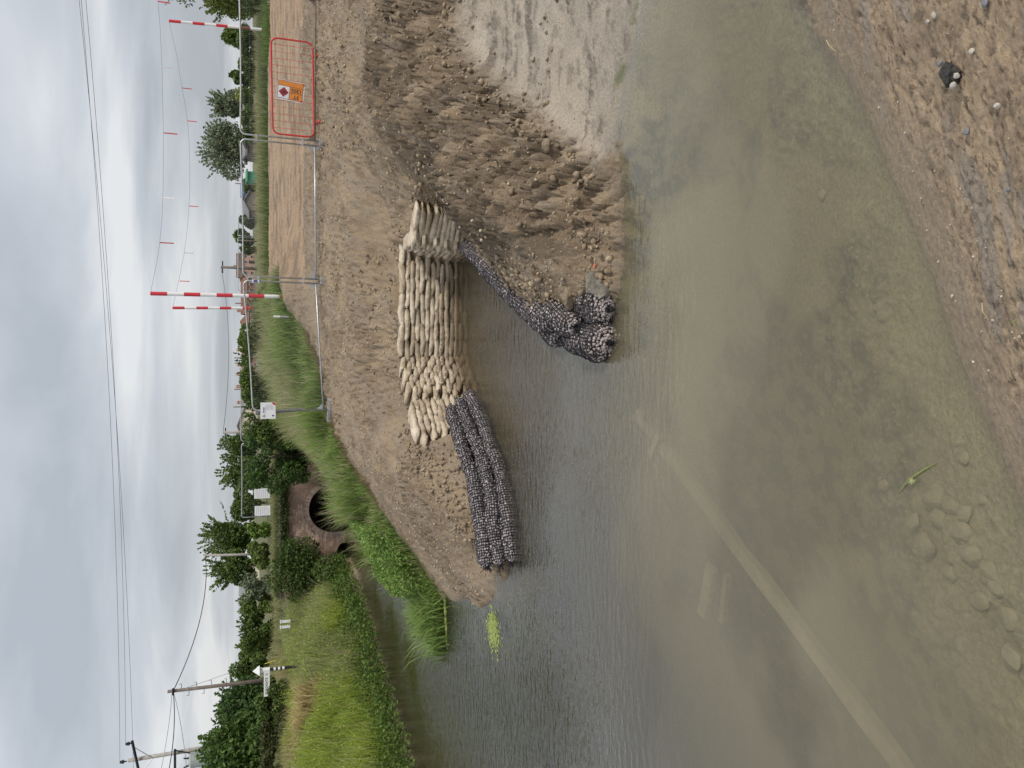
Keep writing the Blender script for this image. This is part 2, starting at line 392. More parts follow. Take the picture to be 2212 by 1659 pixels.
vv, ee, ff, *_ = delaunay_2d_cdt([Vector((p[0], p[1])) for p in pts], [], [], 0, 1e-4)
# heights of the returned points (the order may change where points coincide)
_px = np.array([p[:2] for p in pts]); _pzv = np.array([p[2] for p in pts])
tri_v = []
for v in vv:
    d = (_px[:, 0] - v.x) ** 2 + (_px[:, 1] - v.y) ** 2
    tri_v.append((v.x, v.y, _pzv[int(d.argmin())]))
bvh = BVHTree.FromPolygons([Vector(v) for v in tri_v], ff)
GX0, GX1, GY0, GY1, GS = -36.0, 40.0, -3.0, 58.0, 0.125
gx = np.arange(GX0, GX1 + GS / 2, GS); gy = np.arange(GY0, GY1 + GS / 2, GS)
GZ = np.full((len(gy), len(gx)), 2.8, dtype=np.float64)
_dn = Vector((0, 0, -1))
for j, y in enumerate(gy):
    row = GZ[j]
    for i, x in enumerate(gx):
        h = bvh.ray_cast(Vector((x, y, 50)), _dn)
        if h[0] is not None: row[i] = h[0].z
def blur(a):
    p = np.pad(a, 1, mode='edge')
    a = (p[:, :-2] + 2 * p[:, 1:-1] + p[:, 2:]) / 4
    p = a[:-2] + 2 * a[1:-1] + a[2:]
    return p / 4
GS_soft = GZ.copy()
for _ in range(10): GS_soft = blur(GS_soft)
gX, gY = np.meshgrid(gx, gy)
wsoft = sstep(0.35, 1.2, np.minimum(dpoly(gX, gY, WALL), np.minimum(dpoly(gX, gY, ROLL_L), dpoly(gX, gY, ROLL_R))))
GZ = blur(GZ) * (1 - wsoft) + GS_soft * wsoft
def gz(X, Y):
    """smooth ground level"""
    X = np.asarray(X, dtype=np.float64); Y = np.asarray(Y, dtype=np.float64)
    fx = np.clip((X - GX0) / GS, 0, len(gx) - 1.001); fy = np.clip((Y - GY0) / GS, 0, len(gy) - 1.001)
    i = fx.astype(int); j = fy.astype(int); fx -= i; fy -= j
    return (GZ[j, i] * (1 - fx) + GZ[j, i + 1] * fx) * (1 - fy) + (GZ[j + 1, i] * (1 - fx) + GZ[j + 1, i + 1] * fx) * fy

MUDFLAT = [p[:2] for p in MUDEDGE] + [(p[0] - 0.15, p[1] - 0.45) for p in MUDWATER[1:]] + [(14, 12)]
GRASS_R = SOIL_EDGE + [(4.4, 29), (4.4, 45), (-4.4, 45)] + RBANK[::-1][1:]
GRASS_L = LBANK + [(-40, 45), (-40, 10)]
FIELD = [(3.0, 24.2), (40, 23.0), (40, 41.0), (4.4, 41), (4.4, 29.5), (3.4, 27.0)]
FAR_GRASS = [(-60, 40.6), (60, 40.6), (60, 900), (-60, 900)]
# ---------------------------------------------------------------- ground sheet
ny, nx = 860, 800
t_ = np.linspace(0, 1, ny - 70)
yr = 1.2 * (48.0 / 1.2) ** t_
yr = np.concatenate([[-6, -4, -2.5, -1.2, -0.3, 0.4, 0.9], yr, 48.0 * (900.0 / 48) ** np.linspace(0.012, 1, 63)])
s_ = np.linspace(-1, 1, nx)
s_ = 0.62 * s_ + 0.22 * s_ ** 7
Yg, Sg = np.meshgrid(yr, s_, indexing='ij')
Xg = Sg * (np.maximum(Yg, 0) + 5.5)
def relief(X, Y, Z, full=False):
    near = sstep(6.2, 5.0, Y + 0.12 * np.abs(X))
    mudf = sstep(-0.15, 0.25, sdf(X, Y, MUDFLAT))
    under = sstep(0.02, -0.12, Z)
    fld = sstep(-0.3, 0.5, sdf(X, Y, FIELD))
    grs = np.maximum(sstep(-0.1, 0.3, sdf(X, Y, GRASS_R)), sstep(-0.1, 0.3, sdf(X, Y, GRASS_L)))
    soil = np.clip(1 - near - mudf - fld - grs, 0, 1) * (1 - under)
    fade = sstep(60, 30, Y)
    n1 = fbm(X * 0.9, Y * 0.9, 4, 11) - 0.5
    n2 = fbm(X * 3.1, Y * 3.1, 4, 21) - 0.5
    f1, f2, idv = worley(X * 7.5 + n2 * 0.8, Y * 7.5 - n2 * 0.8, 31)
    clod = sstep(0.62, 0.15, f1) * idv
    g1, g2, idw = worley(X * 17, Y * 17, 37)
    clod2 = sstep(0.6, 0.1, g1) * (0.3 + 0.7 * idw)
    patch = sstep(0.38, 0.62, fbm(X * 0.7 + 4, Y * 0.7, 3, 41))
    # bucket and track smears running down the slopes
    rs_ = sstep(2.6, 1.6, dpoly(X, Y, [q_[:2] for q_ in MUDEDGE])) * (X > 2.0)
    ca, sa = math.cos(-0.71), math.sin(-0.71)
    U, V = X * ca + Y * sa, -X * sa + Y * ca
    Ut, Vt = U, V
    tear = 1 - np.abs(2 * fbm(U * 1.6 + 0.7 * n2, V * 7.0, 3, 53) - 1)
    ca, sa = math.cos(0.9), math.sin(0.9)
    U, V = X * ca + Y * sa, -X * sa + Y * ca
    smear = fbm(U * 1.3, V * 7.0, 3, 51) - 0.5
    tracks = fbm(X * 0.8, Y * 5.0, 3, 61) - 0.5
    crack = sstep(0.02, 0.30, f2 - f1); crack2 = sstep(0.02, 0.35, g2 - g1)
    dsoil = n1 * 0.15 + n2 * 0.13 + crack * (0.25 + 0.75 * idv) * 0.095 * (0.25 + 0.85 * patch) + crack2 * (0.2 + 0.8 * idw) * 0.05 + smear * 0.10 * (1 - patch * 0.6) * (1 - rs_) + ((tear - 0.6) * 0.46 + 0.08 * np.sin(Vt * 24 + 9 * n2 + 6 * n1) * sstep(0.3, 0.55, fbm(Ut * 0.9, Vt * 0.5, 2, 55))) * rs_
    dmud = n1 * 0.03 + np.minimum(n2, 0.05) * 0.03 + crack2 * idw * 0.03 * sstep(0.58, 0.66, fbm(X * 0.9 + 3, Y * 4.2, 5, 96, 0.62)) + crack * 0.02 * sstep(0.58, 0.66, fbm(X * 0.9 + 3, Y * 4.2, 5, 96, 0.62))
    g = fbm(X * 6 + Y * 2.0, Y * 16 - X * 5, 4, 71) - 0.5
    k1, k2, idk = worley(X * 42, Y * 42, 77)
    dnear = n1 * 0.06 + n2 * 0.035 + g * 0.04 + sstep(0.5, 0.1, k1) * (idk > 0.45) * 0.007 - np.maximum(0.38 - fbm(X * 16, Y * 22, 3, 79), 0) * 0.12
    dbed = n1 * 0.10 + n2 * 0.035 + clod * 0.035 * patch + clod2 * 0.016 * patch
    dfld = n1 * 0.06 + n2 * 0.06 + tracks * 0.10 + crack * idv * 0.03
    dnear = dnear * (0.2 + 0.8 * sstep(0.02, 0.35, Z)); dbed = dbed * (0.15 + 0.85 * sstep(-0.02, -0.2, Z))
    d = dsoil * soil + dmud * mudf * (1 - under) + dnear * near * (1 - under) + dbed * under + dfld * fld + n1 * 0.15 * grs
    d = d * fade
    if not full: return d
    return d, dict(near=near, mudf=mudf, under=under, fld=fld, grs=grs, soil=soil, n1=n1, n2=n2, clod=clod, clod2=clod2, patch=patch, smear=smear, tracks=tracks, idv=idv, g=g, idk=idk, k1=k1)
Zs = np.where(Yg < 57.9, gz(Xg, Yg), 2.9)
Zs = np.where(np.abs(Xg) > 36, 2.9 + (Zs - 2.9) * 0, Zs)
D, zn = relief(Xg, Yg, Zs, True)
Zg = Zs + D
far = sstep(56, 70, Yg)
Zg = Zg * (1 - far) + (2.9 + 0.3 * far) * far
c3 = lambda r, g, b: np.array([r, g, b])
def mixc(a, b, w): return a * (1 - w[..., None]) + b * w[..., None]
big = fbm(Xg * 0.45, Yg * 0.45, 4, 91); mid = fbm(Xg * 2.2, Yg * 2.2, 4, 92); fine = fbm(Xg * 11, Yg * 11, 3, 93)
base = mixc(np.broadcast_to(c3(0.305, 0.228, 0.146), Xg.shape + (3,)), c3(0.198, 0.143, 0.090), sstep(0.35, 0.65, 0.5 * mid + 0.5 * big))
base = mixc(base, c3(0.30, 0.235, 0.165), sstep(0.56, 0.72, fine) * 0.6)
base = mixc(base, c3(0.33, 0.265, 0.195), np.clip(zn['clod2'] * 0.5 * (zn['idv'] > 0.6), 0, 1))
base = mixc(base, c3(0.285, 0.225, 0.165), sstep(0.05, 0.16, zn['smear']) * 0.55)
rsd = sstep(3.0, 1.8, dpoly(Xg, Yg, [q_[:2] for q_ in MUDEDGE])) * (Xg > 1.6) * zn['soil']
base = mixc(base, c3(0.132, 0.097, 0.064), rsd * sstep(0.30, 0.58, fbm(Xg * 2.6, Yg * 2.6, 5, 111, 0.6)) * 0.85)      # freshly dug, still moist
# mud flat: pale grey silt with dark clumps
mf = mixc(np.broadcast_to(c3(0.43, 0.363, 0.285), Xg.shape + (3,)), c3(0.365, 0.313, 0.25), sstep(0.4, 0.65, mid))
mf = mixc(mf, c3(0.085, 0.070, 0.053), sstep(0.58, 0.66, fbm(Xg * 0.9 + 3, Yg * 4.2, 5, 96, 0.62) + 0.3 * (fine - 0.5)) * 0.6)
mf = mixc(mf, c3(0.13, 0.11, 0.085), sstep(0.60, 0.70, fbm(Xg * 5, Yg * 9, 4, 106)) * 0.45)
mf = mixc(mf, c3(0.47, 0.41, 0.335), sstep(0.58, 0.70, fbm(Xg * 1.7 + 8, Yg * 2.4, 3, 107)) * 0.5)
mf = mixc(mf, c3(0.12, 0.15, 0.05), sstep(0.16, 0.02, np.abs(dpoly(Xg, Yg, [p[:2] for p in MUDWATER]) - 0.28)) * sstep(0.5, 0.65, fbm(Xg * 5, Yg * 5, 3, 97)) * 0.8 * (Xg > 3.3))
base = mixc(base, mf, zn['mudf'])
# near bank
nb = mixc(np.broadcast_to(c3(0.44, 0.325, 0.21), Xg.shape + (3,)), c3(0.34, 0.25, 0.165), sstep(0.4, 0.62, fbm(Xg * 3 + Yg, Yg * 8 - 2 * Xg, 4, 98)))
nb = mixc(nb, c3(0.46, 0.345, 0.235), sstep(0.52, 0.72, fbm(Xg * 25, Yg * 25, 3, 109)) * 0.45)
nb = mixc(nb, c3(0.30, 0.265, 0.225), sstep(0.55, 0.68, fbm(Xg * 2 + 5, Yg * 6, 3, 108)) * 0.6)
nb = mixc(nb, c3(0.12, 0.088, 0.062), sstep(0.64, 0.74, fbm(Xg * 30, Yg * 40, 3, 99)) * 0.75)
nshore = dpoly(Xg, Yg, NEAR)
nb = mixc(nb, c3(0.31, 0.243, 0.168), sstep(0.5, 0.12, nshore + (mid - 0.5) * 0.6) * 0.8)
base = mixc(base, nb, zn['near'])
# compacted haul road
fd = mixc(np.broadcast_to(c3(0.345, 0.235, 0.145), Xg.shape + (3,)), c3(0.21, 0.145, 0.092), sstep(0.40, 0.64, fbm(Xg * 0.9, Yg * 2.2, 5, 101, 0.65)))
fd = mixc(fd, c3(0.43, 0.32, 0.22), sstep(0.1, 0.2, zn['tracks']) * 0.6)
base = mixc(base, fd, zn['fld'])
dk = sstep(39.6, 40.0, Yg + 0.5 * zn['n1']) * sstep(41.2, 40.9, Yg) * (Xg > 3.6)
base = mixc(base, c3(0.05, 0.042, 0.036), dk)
gs = mixc(np.broadcast_to(c3(0.085, 0.115, 0.03), Xg.shape + (3,)), c3(0.15, 0.13, 0.07), mid)
base = mixc(base, gs, np.maximum(zn['grs'], sstep(40.9, 41.2, Yg)))
# silt and gravel on the bed
bd = mixc(np.broadcast_to(c3(0.40, 0.345, 0.21), Xg.shape + (3,)), c3(0.31, 0.27, 0.168), mid)
grv = sstep(0.47, 0.60, fbm(Xg * 0.9 + 2.2, Yg * 0.9 + 7, 4, 103)) * (0.25 + 0.75 * sstep(0.35, 1.1, nshore))
bd = mixc(bd, c3(0.105, 0.10, 0.075), grv * (0.45 + 0.55 * sstep(0.4, 0.6, fbm(Xg * 8, Yg * 8, 3, 104))))
bd = mixc(bd, c3(0.36, 0.32, 0.22), np.clip(zn['clod2'] * zn['patch'] * 0.75, 0, 1))
bd = mixc(bd, c3(0.075, 0.07, 0.038), np.maximum(sstep(-2.5, -5.0, Xg - 0.25 * (Yg - 10) * (Yg < 10)), sstep(8.6, 11.5, Yg)) * 0.92)      # black canal mud away from the shallows
base = mixc(base, bd, sstep(0.03, -0.05, Zg))
# damp margin
wetline = np.minimum(np.minimum(dpoly(Xg, Yg, NEAR), dpoly(Xg, Yg, ROLL_R)), dpoly(Xg, Yg, ROLL_L))
wet = np.clip(sstep(0.09, 0.0, Zg + 0.05 * (mid - 0.5)) * (1 - 0.2 * zn['near']) + 0.38 * zn['mudf'], 0, 1) * sstep(-0.1, 0.0, Zg)
wet = np.clip(wet + 0.35 * sstep(0.05, 0.16, zn['smear']) * zn['soil'], 0, 1)
idx = np.arange(len(yr) * nx).reshape(len(yr), nx)
F4 = np.stack([idx[:-1, :-1], idx[:-1, 1:], idx[1:, 1:], idx[1:, :-1]], axis=-1).reshape(-1, 4)
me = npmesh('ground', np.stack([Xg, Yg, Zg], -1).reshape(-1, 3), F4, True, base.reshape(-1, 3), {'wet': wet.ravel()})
mg = bpy.data.materials.new('earth'); mg.use_nodes = True
t = mg.node_tree; b = t.nodes['Principled BSDF']
ac = N(t, 'ShaderNodeAttribute', attribute_name='Col'); aw = N(t, 'ShaderNodeAttribute', attribute_name='wet')
tcn = N(t, 'ShaderNodeTexCoord')
na = N(t, 'ShaderNodeTexNoise'); L(t, tcn, 'Object', na, 'Vector'); na.inputs['Scale'].default_value = 26; na.inputs['Detail'].default_value = 8; na.inputs['Roughness'].default_value = 0.7
rr = N(t, 'ShaderNodeMapRange'); L(t, na, 0, rr, 0); rr.inputs[1].default_value = 0.3; rr.inputs[2].default_value = 0.7; rr.inputs[3].default_value = 0.72; rr.inputs[4].default_value = 1.28
mu = N(t, 'ShaderNodeMixRGB', blend_type='MULTIPLY'); mu.inputs[0].default_value = 1.0; L(t, ac, 'Color', mu, 1); L(t, rr, 0, mu, 2)
vo = N(t, 'ShaderNodeTexVoronoi'); L(t, tcn, 'Object', vo, 'Vector'); vo.inputs['Scale'].default_value = 34
vr = N(t, 'ShaderNodeSeparateColor'); L(t, vo, 'Color', vr, 0)
vm = N(t, 'ShaderNodeMath', operation='GREATER_THAN'); L(t, vr, 0, vm, 0); vm.inputs[1].default_value = 0.93
vd = N(t, 'ShaderNodeMath', operation='LESS_THAN'); L(t, vo, 'Distance', vd, 0); vd.inputs[1].default_value = 0.36
vx = N(t, 'ShaderNodeMath', operation='MULTIPLY'); L(t, vm, 0, vx, 0); L(t, vd, 0, vx, 1)
wi = N(t, 'ShaderNodeMath', operation='SUBTRACT'); wi.inputs[0].default_value = 0.8; L(t, aw, 'Fac', wi, 1); wi.use_clamp = True
vy = N(t, 'ShaderNodeMath', operation='MULTIPLY'); L(t, vx, 0, vy, 0); L(t, wi, 0, vy, 1)
mg2 = N(t, 'ShaderNodeMixRGB'); L(t, vy, 0, mg2, 0); L(t, mu, 0, mg2, 1); mg2.inputs[2].default_value = (0.40, 0.33, 0.235, 1)
wd = N(t, 'ShaderNodeMapRange'); L(t, aw, 'Fac', wd, 0); wd.inputs[3].default_value = 1.0; wd.inputs[4].default_value = 0.80
mu2 = N(t, 'ShaderNodeMixRGB', blend_type='MULTIPLY'); mu2.inputs[0].default_value = 1.0; L(t, mg2, 0, mu2, 1); L(t, wd, 0, mu2, 2)
L(t, mu2, 0, b, 'Base Color')
wr = N(t, 'ShaderNodeMapRange'); L(t, aw, 'Fac', wr, 0); wr.inputs[3].default_value = 0.9; wr.inputs[4].default_value = 0.36; L(t, wr, 0, b, 'Roughness')
b.inputs['Specular IOR Level'].default_value = 0.35
bp = N(t, 'ShaderNodeBump'); bp.inputs['Strength'].default_value = 1.0; bp.inputs['Distance'].default_value = 0.035; L(t, na, 0, bp, 'Height'); L(t, bp, 0, b, 'Normal')
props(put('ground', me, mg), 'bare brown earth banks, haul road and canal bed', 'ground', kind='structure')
def surf(X, Y):
    X = np.asarray(X, dtype=np.float64); Y = np.asarray(Y, dtype=np.float64)
    z = gz(X, Y); return z + relief(X, Y, z)
def sz(x, y): return float(surf(np.array([x]), np.array([y]))[0])

# ---------------------------------------------------------------- water
mw = bpy.data.materials.new('silty_water'); mw.use_nodes = True
t = mw.node_tree; t.nodes.clear()
o = N(t, 'ShaderNodeOutputMaterial'); tcn = N(t, 'ShaderNodeTexCoord')
trn = N(t, 'ShaderNodeBsdfTransparent'); trn.inputs[0].default_value = (0.93, 0.93, 0.90, 1)
silt = N(t, 'ShaderNodeBsdfDiffuse'); silt.inputs[0].default_value = (0.265, 0.235, 0.15, 1)
body = N(t, 'ShaderNodeMixShader'); body.inputs[0].default_value = 0.30
gl = N(t, 'ShaderNodeBsdfGlossy'); gl.inputs['Roughness'].default_value = 0.02
lw = N(t, 'ShaderNodeLayerWeight'); lw.inputs[0].default_value = 0.5
pw = N(t, 'ShaderNodeMath', operation='POWER'); L(t, lw, 'Facing', pw, 0); pw.inputs[1].default_value = 3.3
fr = N(t, 'ShaderNodeMath', operation='MULTIPLY_ADD'); L(t, pw, 0, fr, 0); fr.inputs[1].default_value = 0.95; fr.inputs[2].default_value = 0.035; fr.use_clamp = True
top = N(t, 'ShaderNodeMixShader')
def ripple(sx, sy, sc, det, rot=0):
    mp_ = N(t, 'ShaderNodeMapping'); mp_.inputs['Scale'].default_value = (sx, sy, 1); mp_.inputs['Rotation'].default_value = (0, 0, rot); L(t, tcn, 'Object', mp_, 0)
    n_ = N(t, 'ShaderNodeTexNoise'); L(t, mp_, 0, n_, 'Vector'); n_.inputs['Scale'].default_value = sc; n_.inputs['Detail'].default_value = det; n_.inputs['Roughness'].default_value = 0.5
    return n_
r1 = ripple(1.0, 3.0, 3.4, 3, R(12)); r2 = ripple(1.0, 2.2, 9.0, 2, R(-10))
ad = N(t, 'ShaderNodeMath', operation='MULTIPLY_ADD'); L(t, r2, 0, ad, 0); ad.inputs[1].default_value = 0.35; L(t, r1, 0, ad, 2)
calm = ripple(1, 1, 0.22, 2)
cm = N(t, 'ShaderNodeMapRange'); L(t, calm, 0, cm, 0); cm.inputs[1].default_value = 0.38; cm.inputs[2].default_value = 0.60; cm.inputs[3].default_value = 0.25; cm.inputs[4].default_value = 1.0
sp = N(t, 'ShaderNodeSeparateXYZ'); L(t, tcn, 'Object', sp, 0)
sh = N(t, 'ShaderNodeMapRange'); L(t, sp, 1, sh, 0); sh.inputs[1].default_value = 6.0; sh.inputs[2].default_value = 10.5; sh.inputs[3].default_value = 0.05; sh.inputs[4].default_value = 1.0
sm = N(t, 'ShaderNodeMath', operation='MULTIPLY'); L(t, cm, 0, sm, 0); L(t, sh, 0, sm, 1)
sm2 = N(t, 'ShaderNodeMath', operation='MULTIPLY'); L(t, sm, 0, sm2, 0); sm2.inputs[1].default_value = 1.0
bp = N(t, 'ShaderNodeBump'); bp.inputs['Distance'].default_value = 0.034; L(t, ad, 0, bp, 'Height'); L(t, sm2, 0, bp, 'Strength')
L(t, bp, 0, gl, 'Normal'); L(t, bp, 0, lw, 'Normal')
L(t, trn, 0, body, 1); L(t, silt, 0, body, 2)
dpt = N(t, 'ShaderNodeAttribute', attribute_name='silt'); L(t, dpt, 'Fac', body, 0)       # suspended silt: more of it where the water is deeper
L(t, fr, 0, top, 0); L(t, body, 0, top, 1); L(t, gl, 0, top, 2); L(t, top, 0, o, 'Surface')
va = N(t, 'ShaderNodeVolumeAbsorption'); va.inputs['Color'].default_value = (0.58, 0.50, 0.27, 1); va.inputs['Density'].default_value = 1.0
L(t, va, 0, o, 'Volume')
wx = np.arange(-18, 16.01, 0.16); wy = np.concatenate([np.arange(-1.5, 9, 0.09), np.arange(9, 44.1, 0.2)]); WX, WY = np.meshgrid(wx, wy); WZ = gz(WX, WY); WZ = blur(blur(WZ))
dep = np.clip(-(WZ + relief(WX, WY, WZ)), 0, 3)
plm = fbm(WX * 0.55, WY * 0.75, 4, 120)
amt = (0.36 + 0.22 * sstep(0.4, 0.65, plm)) * (1 - sstep(6.5, 12.5, WY + 2.5 * (plm - 0.5) - 0.25 * WX)) * (0.6 + 0.4 * sstep(-4.0, -0.5, WX)) + 0.065
siltv = np.clip((1 - np.exp(-4.5 * dep)) * amt, 0, 1)
nwy, nwx = WX.shape; topv = np.stack([WX, WY, np.zeros_like(WX)], -1).reshape(-1, 3); k_ = len(topv)
wi_ = np.arange(k_).reshape(nwy, nwx); tf_ = np.stack([wi_[:-1, :-1], wi_[:-1, 1:], wi_[1:, 1:], wi_[1:, :-1]], -1).reshape(-1, 4)
rim = np.concatenate([wi_[0, :], wi_[1:, -1], wi_[-1, -2::-1], wi_[-2:0:-1, 0]]); nr = len(rim)
botv = topv[rim] + [0, 0, -3.0]; bi_ = k_ + np.arange(nr)
sf_ = np.stack([rim, bi_, np.roll(bi_, -1), np.roll(rim, -1)], -1)
cv_ = len(topv) + nr; ctr = np.array([[0.0, 21.0, -3.0]])
bf_ = np.stack([bi_, np.full(nr, cv_), np.full(nr, cv_), np.roll(bi_, -1)], -1)
me = npmesh('water', np.concatenate([topv, botv]), np.concatenate([tf_, sf_]), False, None, {'silt': np.concatenate([siltv.ravel(), np.zeros(nr)])})
wo = put('water', me, mw)
props(wo, 'still murky canal water with light ripples', 'water', kind='structure')
# ---------------------------------------------------------------- scatter tools
def rotmats(n, rng=RNG):
    q = rng.normal(size=(n, 4)); q /= np.linalg.norm(q, axis=1)[:, None]
    w_, x, y, z = q.T
    return np.stack([np.stack([1 - 2 * (y * y + z * z), 2 * (x * y - z * w_), 2 * (x * z + y * w_)], -1),
                     np.stack([2 * (x * y + z * w_), 1 - 2 * (x * x + z * z), 2 * (y * z - x * w_)], -1),
                     np.stack([2 * (x * z - y * w_), 2 * (y * z + x * w_), 1 - 2 * (x * x + y * y)], -1)], 1)
_ph = (1 + 5 ** 0.5) / 2
ICO_V = np.array([(-1, _ph, 0), (1, _ph, 0), (-1, -_ph, 0), (1, -_ph, 0), (0, -1, _ph), (0, 1, _ph), (0, -1, -_ph), (0, 1, -_ph), (_ph, 0, -1), (_ph, 0, 1), (-_ph, 0, -1), (-_ph, 0, 1)]) / math.hypot(1, _ph)
ICO_F = np.array([(0, 11, 5), (0, 5, 1), (0, 1, 7), (0, 7, 10), (0, 10, 11), (1, 5, 9), (5, 11, 4), (11, 10, 2), (10, 7, 6), (7, 1, 8), (3, 9, 4), (3, 4, 2), (3, 2, 6), (3, 6, 8), (3, 8, 9), (4, 9, 5), (2, 4, 11), (6, 2, 10), (8, 6, 7), (9, 8, 1)])
def stones(c, size, col, jag=0.28, flat=(1, 0.8, 0.65), rng=RNG):
    """many little stones: centres c (n,3), radii size (n,), colours col (n,3) -> verts, faces, colours"""
    n = len(c); v = ICO_V[None] * (1 + rng.uniform(-jag, jag, (n, 12, 1))) * np.array(flat)[None, None]
    v = np.einsum('nij,nkj->nki', rotmats(n, rng), v) * size[:, None, None] + c[:, None]
    f = (ICO_F[None] + 12 * np.arange(n)[:, None, None]).reshape(-1, 3)
    return v.reshape(-1, 3), f, np.repeat(col, 12, 0)
def segtubes(A, B, r):
    """three-sided strands between A and B (n,3)"""
    t_ = B - A; ln = np.linalg.norm(t_, axis=1, keepdims=True) + 1e-9; t_ = t_ / ln
    a = np.where(np.abs(t_[:, 2:3]) < 0.9, np.array([[0, 0, 1.0]]), np.array([[1.0, 0, 0]]))
    n1_ = np.cross(t_, a); n1_ /= np.linalg.norm(n1_, axis=1, keepdims=True); n2_ = np.cross(t_, n1_)
    vs_ = []
    for e_ in (A, B):
        for k in range(3):
            vs_.append(e_ + (n1_ * math.cos(2.0944 * k) + n2_ * math.sin(2.0944 * k)) * r)
    v = np.stack(vs_, 1)
    f = np.array([(0, 1, 4, 3), (1, 2, 5, 4), (2, 0, 3, 5)])
    return v.reshape(-1, 3), (f[None] + 6 * np.arange(len(A))[:, None, None]).reshape(-1, 4)
def blades(base, h, w_, lean, c0, c1, rng=RNG, bend=0.5):
    n = len(base); an = rng.uniform(0, 2 * math.pi, n); d = np.stack([np.cos(an), np.sin(an), np.zeros(n)], 1)
    s = np.stack([-np.sin(an), np.cos(an), np.zeros(n)], 1)
    an2 = rng.uniform(0, 6.28, n); s = np.stack([np.cos(an2), np.sin(an2), np.zeros(n)], 1)
    up = np.array([0, 0, 1.0]); ln = lean[:, None]; hh = h[:, None]
    m_ = base + up * hh * 0.55 + d * ln * hh * 0.35
    tp = base + up * hh * (1 - 0.25 * ln) + d * ln * hh * (0.7 + bend * rng.random((n, 1)))
    ws = w_[:, None] * 0.5
    v = np.stack([base - s * ws, base + s * ws, m_ - s * ws * 0.8, m_ + s * ws * 0.8, tp], 1)
    f = np.array([(0, 1, 3), (0, 3, 2), (2, 3, 4)])
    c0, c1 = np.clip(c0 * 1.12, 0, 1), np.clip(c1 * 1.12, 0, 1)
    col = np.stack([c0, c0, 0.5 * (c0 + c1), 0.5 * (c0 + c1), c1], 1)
    return v.reshape(-1, 3), (f[None] + 5 * np.arange(n)[:, None, None]).reshape(-1, 3), col.reshape(-1, 3)
def leaves(c, size, col, up=0.4, aspect=0.55, rng=RNG):
    n = len(c); Rm = rotmats(n, rng); ax = Rm[:, :, 0]; nn = Rm[:, :, 2] + np.array([0, 0, up]); nn /= np.linalg.norm(nn, axis=1, keepdims=True)
    ax = ax - nn * (ax * nn).sum(1, keepdims=True); ax /= np.linalg.norm(ax, axis=1, keepdims=True); sd = np.cross(nn, ax)
    S = size[:, None]
    v = np.stack([c - ax * S * 0.5, c + sd * S * aspect * 0.5, c + ax * S * 0.5, c - sd * S * aspect * 0.5], 1)
    return v.reshape(-1, 3), np.arange(n * 4).reshape(-1, 4), np.repeat(np.clip(col * 1.25, 0, 1), 4, 0)
def cvar(n, a, b, rng=RNG, jit=0.12):
    w_ = rng.random((n, 1)); c = np.array(a)[None] * (1 - w_) + np.array(b)[None] * w_
    return np.clip(c * (1 + rng.normal(0, jit, (n, 1))), 0.002, 1)

# ---------------------------------------------------------------- loose earth: pebbles and clods
def sample_pts(n, x0, x1, y0, y1, fn):
    o = []
    got = 0
    while got < n:
        X = RNG.uniform(x0, x1, n * 3); Y = RNG.uniform(y0, y1, n * 3); k = RNG.random(n * 3) < fn(X, Y)
        o.append(np.stack([X[k], Y[k]], 1)); got += int(k.sum())
    return np.concatenate(o)[:n]
def soilmask(X, Y):
    z = gz(X, Y)
    a = (z > 0.05) & (sdf(X, Y, MUDFLAT) < 0.02) & (sdf(X, Y, GRASS_R) < -0.1) & (Y > 7) & (Y < 23) & (X > -5) & (dpoly(X, Y, WALL) > 0.5)
    return a * (0.25 + 0.75 * sstep(0.4, 0.6, fbm(X * 0.8, Y * 0.8, 3, 201)))
p = sample_pts(11000, -5, 11, 8, 22.5, soilmask)
r_ = 0.008 + 0.022 * RNG.random(len(p)) ** 3
v1, f1_, c1_ = stones(np.column_stack([p, surf(p[:, 0], p[:, 1]) + r_ * 0.35]), r_, cvar(len(p), (0.34, 0.27, 0.18), (0.46, 0.39, 0.28)))
p = sample_pts(900, -1, 4.6, 1.5, 4.9, lambda X, Y: (gz(X, Y) > 0.06) * (0.15 + 0.85 * sstep(0.5, 0.65, fbm(X * 1.5, Y * 1.5, 3, 202))))
r_ = 0.0035 + 0.009 * RNG.random(len(p)) ** 3
v2, f2_, c2_ = stones(np.column_stack([p, surf(p[:, 0], p[:, 1]) + r_ * 0.3]), r_, cvar(len(p), (0.30, 0.25, 0.18), (0.52, 0.47, 0.38)))
M_stone = bpy.data.materials.new('stone'); M_stone.use_nodes = True
t = M_stone.node_tree; b = t.nodes['Principled BSDF']; a_ = N(t, 'ShaderNodeAttribute', attribute_name='Col')
nz = N(t, 'ShaderNodeTexNoise'); nz.inputs['Scale'].default_value = 45; nz.inputs['Detail'].default_value = 5
tcn = N(t, 'ShaderNodeTexCoord'); L(t, tcn, 'Object', nz, 'Vector')
mr = N(t, 'ShaderNodeMapRange'); L(t, nz, 0, mr, 0); mr.inputs[1].default_value = 0.3; mr.inputs[2].default_value = 0.7; mr.inputs[3].default_value = 0.7; mr.inputs[4].default_value = 1.25
mm = N(t, 'ShaderNodeMixRGB', blend_type='MULTIPLY'); mm.inputs[0].default_value = 1; L(t, a_, 'Color', mm, 1); L(t, mr, 0, mm, 2); L(t, mm, 0, b, 'Base Color'); b.inputs['Roughness'].default_value = 0.85
bp = N(t, 'ShaderNodeBump'); bp.inputs['Strength'].default_value = 0.5; bp.inputs['Distance'].default_value = 0.01; L(t, nz, 0, bp, 'Height'); L(t, bp, 0, b, 'Normal')
o = put('gravel', npmesh('gravel', np.concatenate([v1, v2]), np.concatenate([f1_, f2_ + len(v1)]), False, np.concatenate([c1_, c2_])), M_stone)
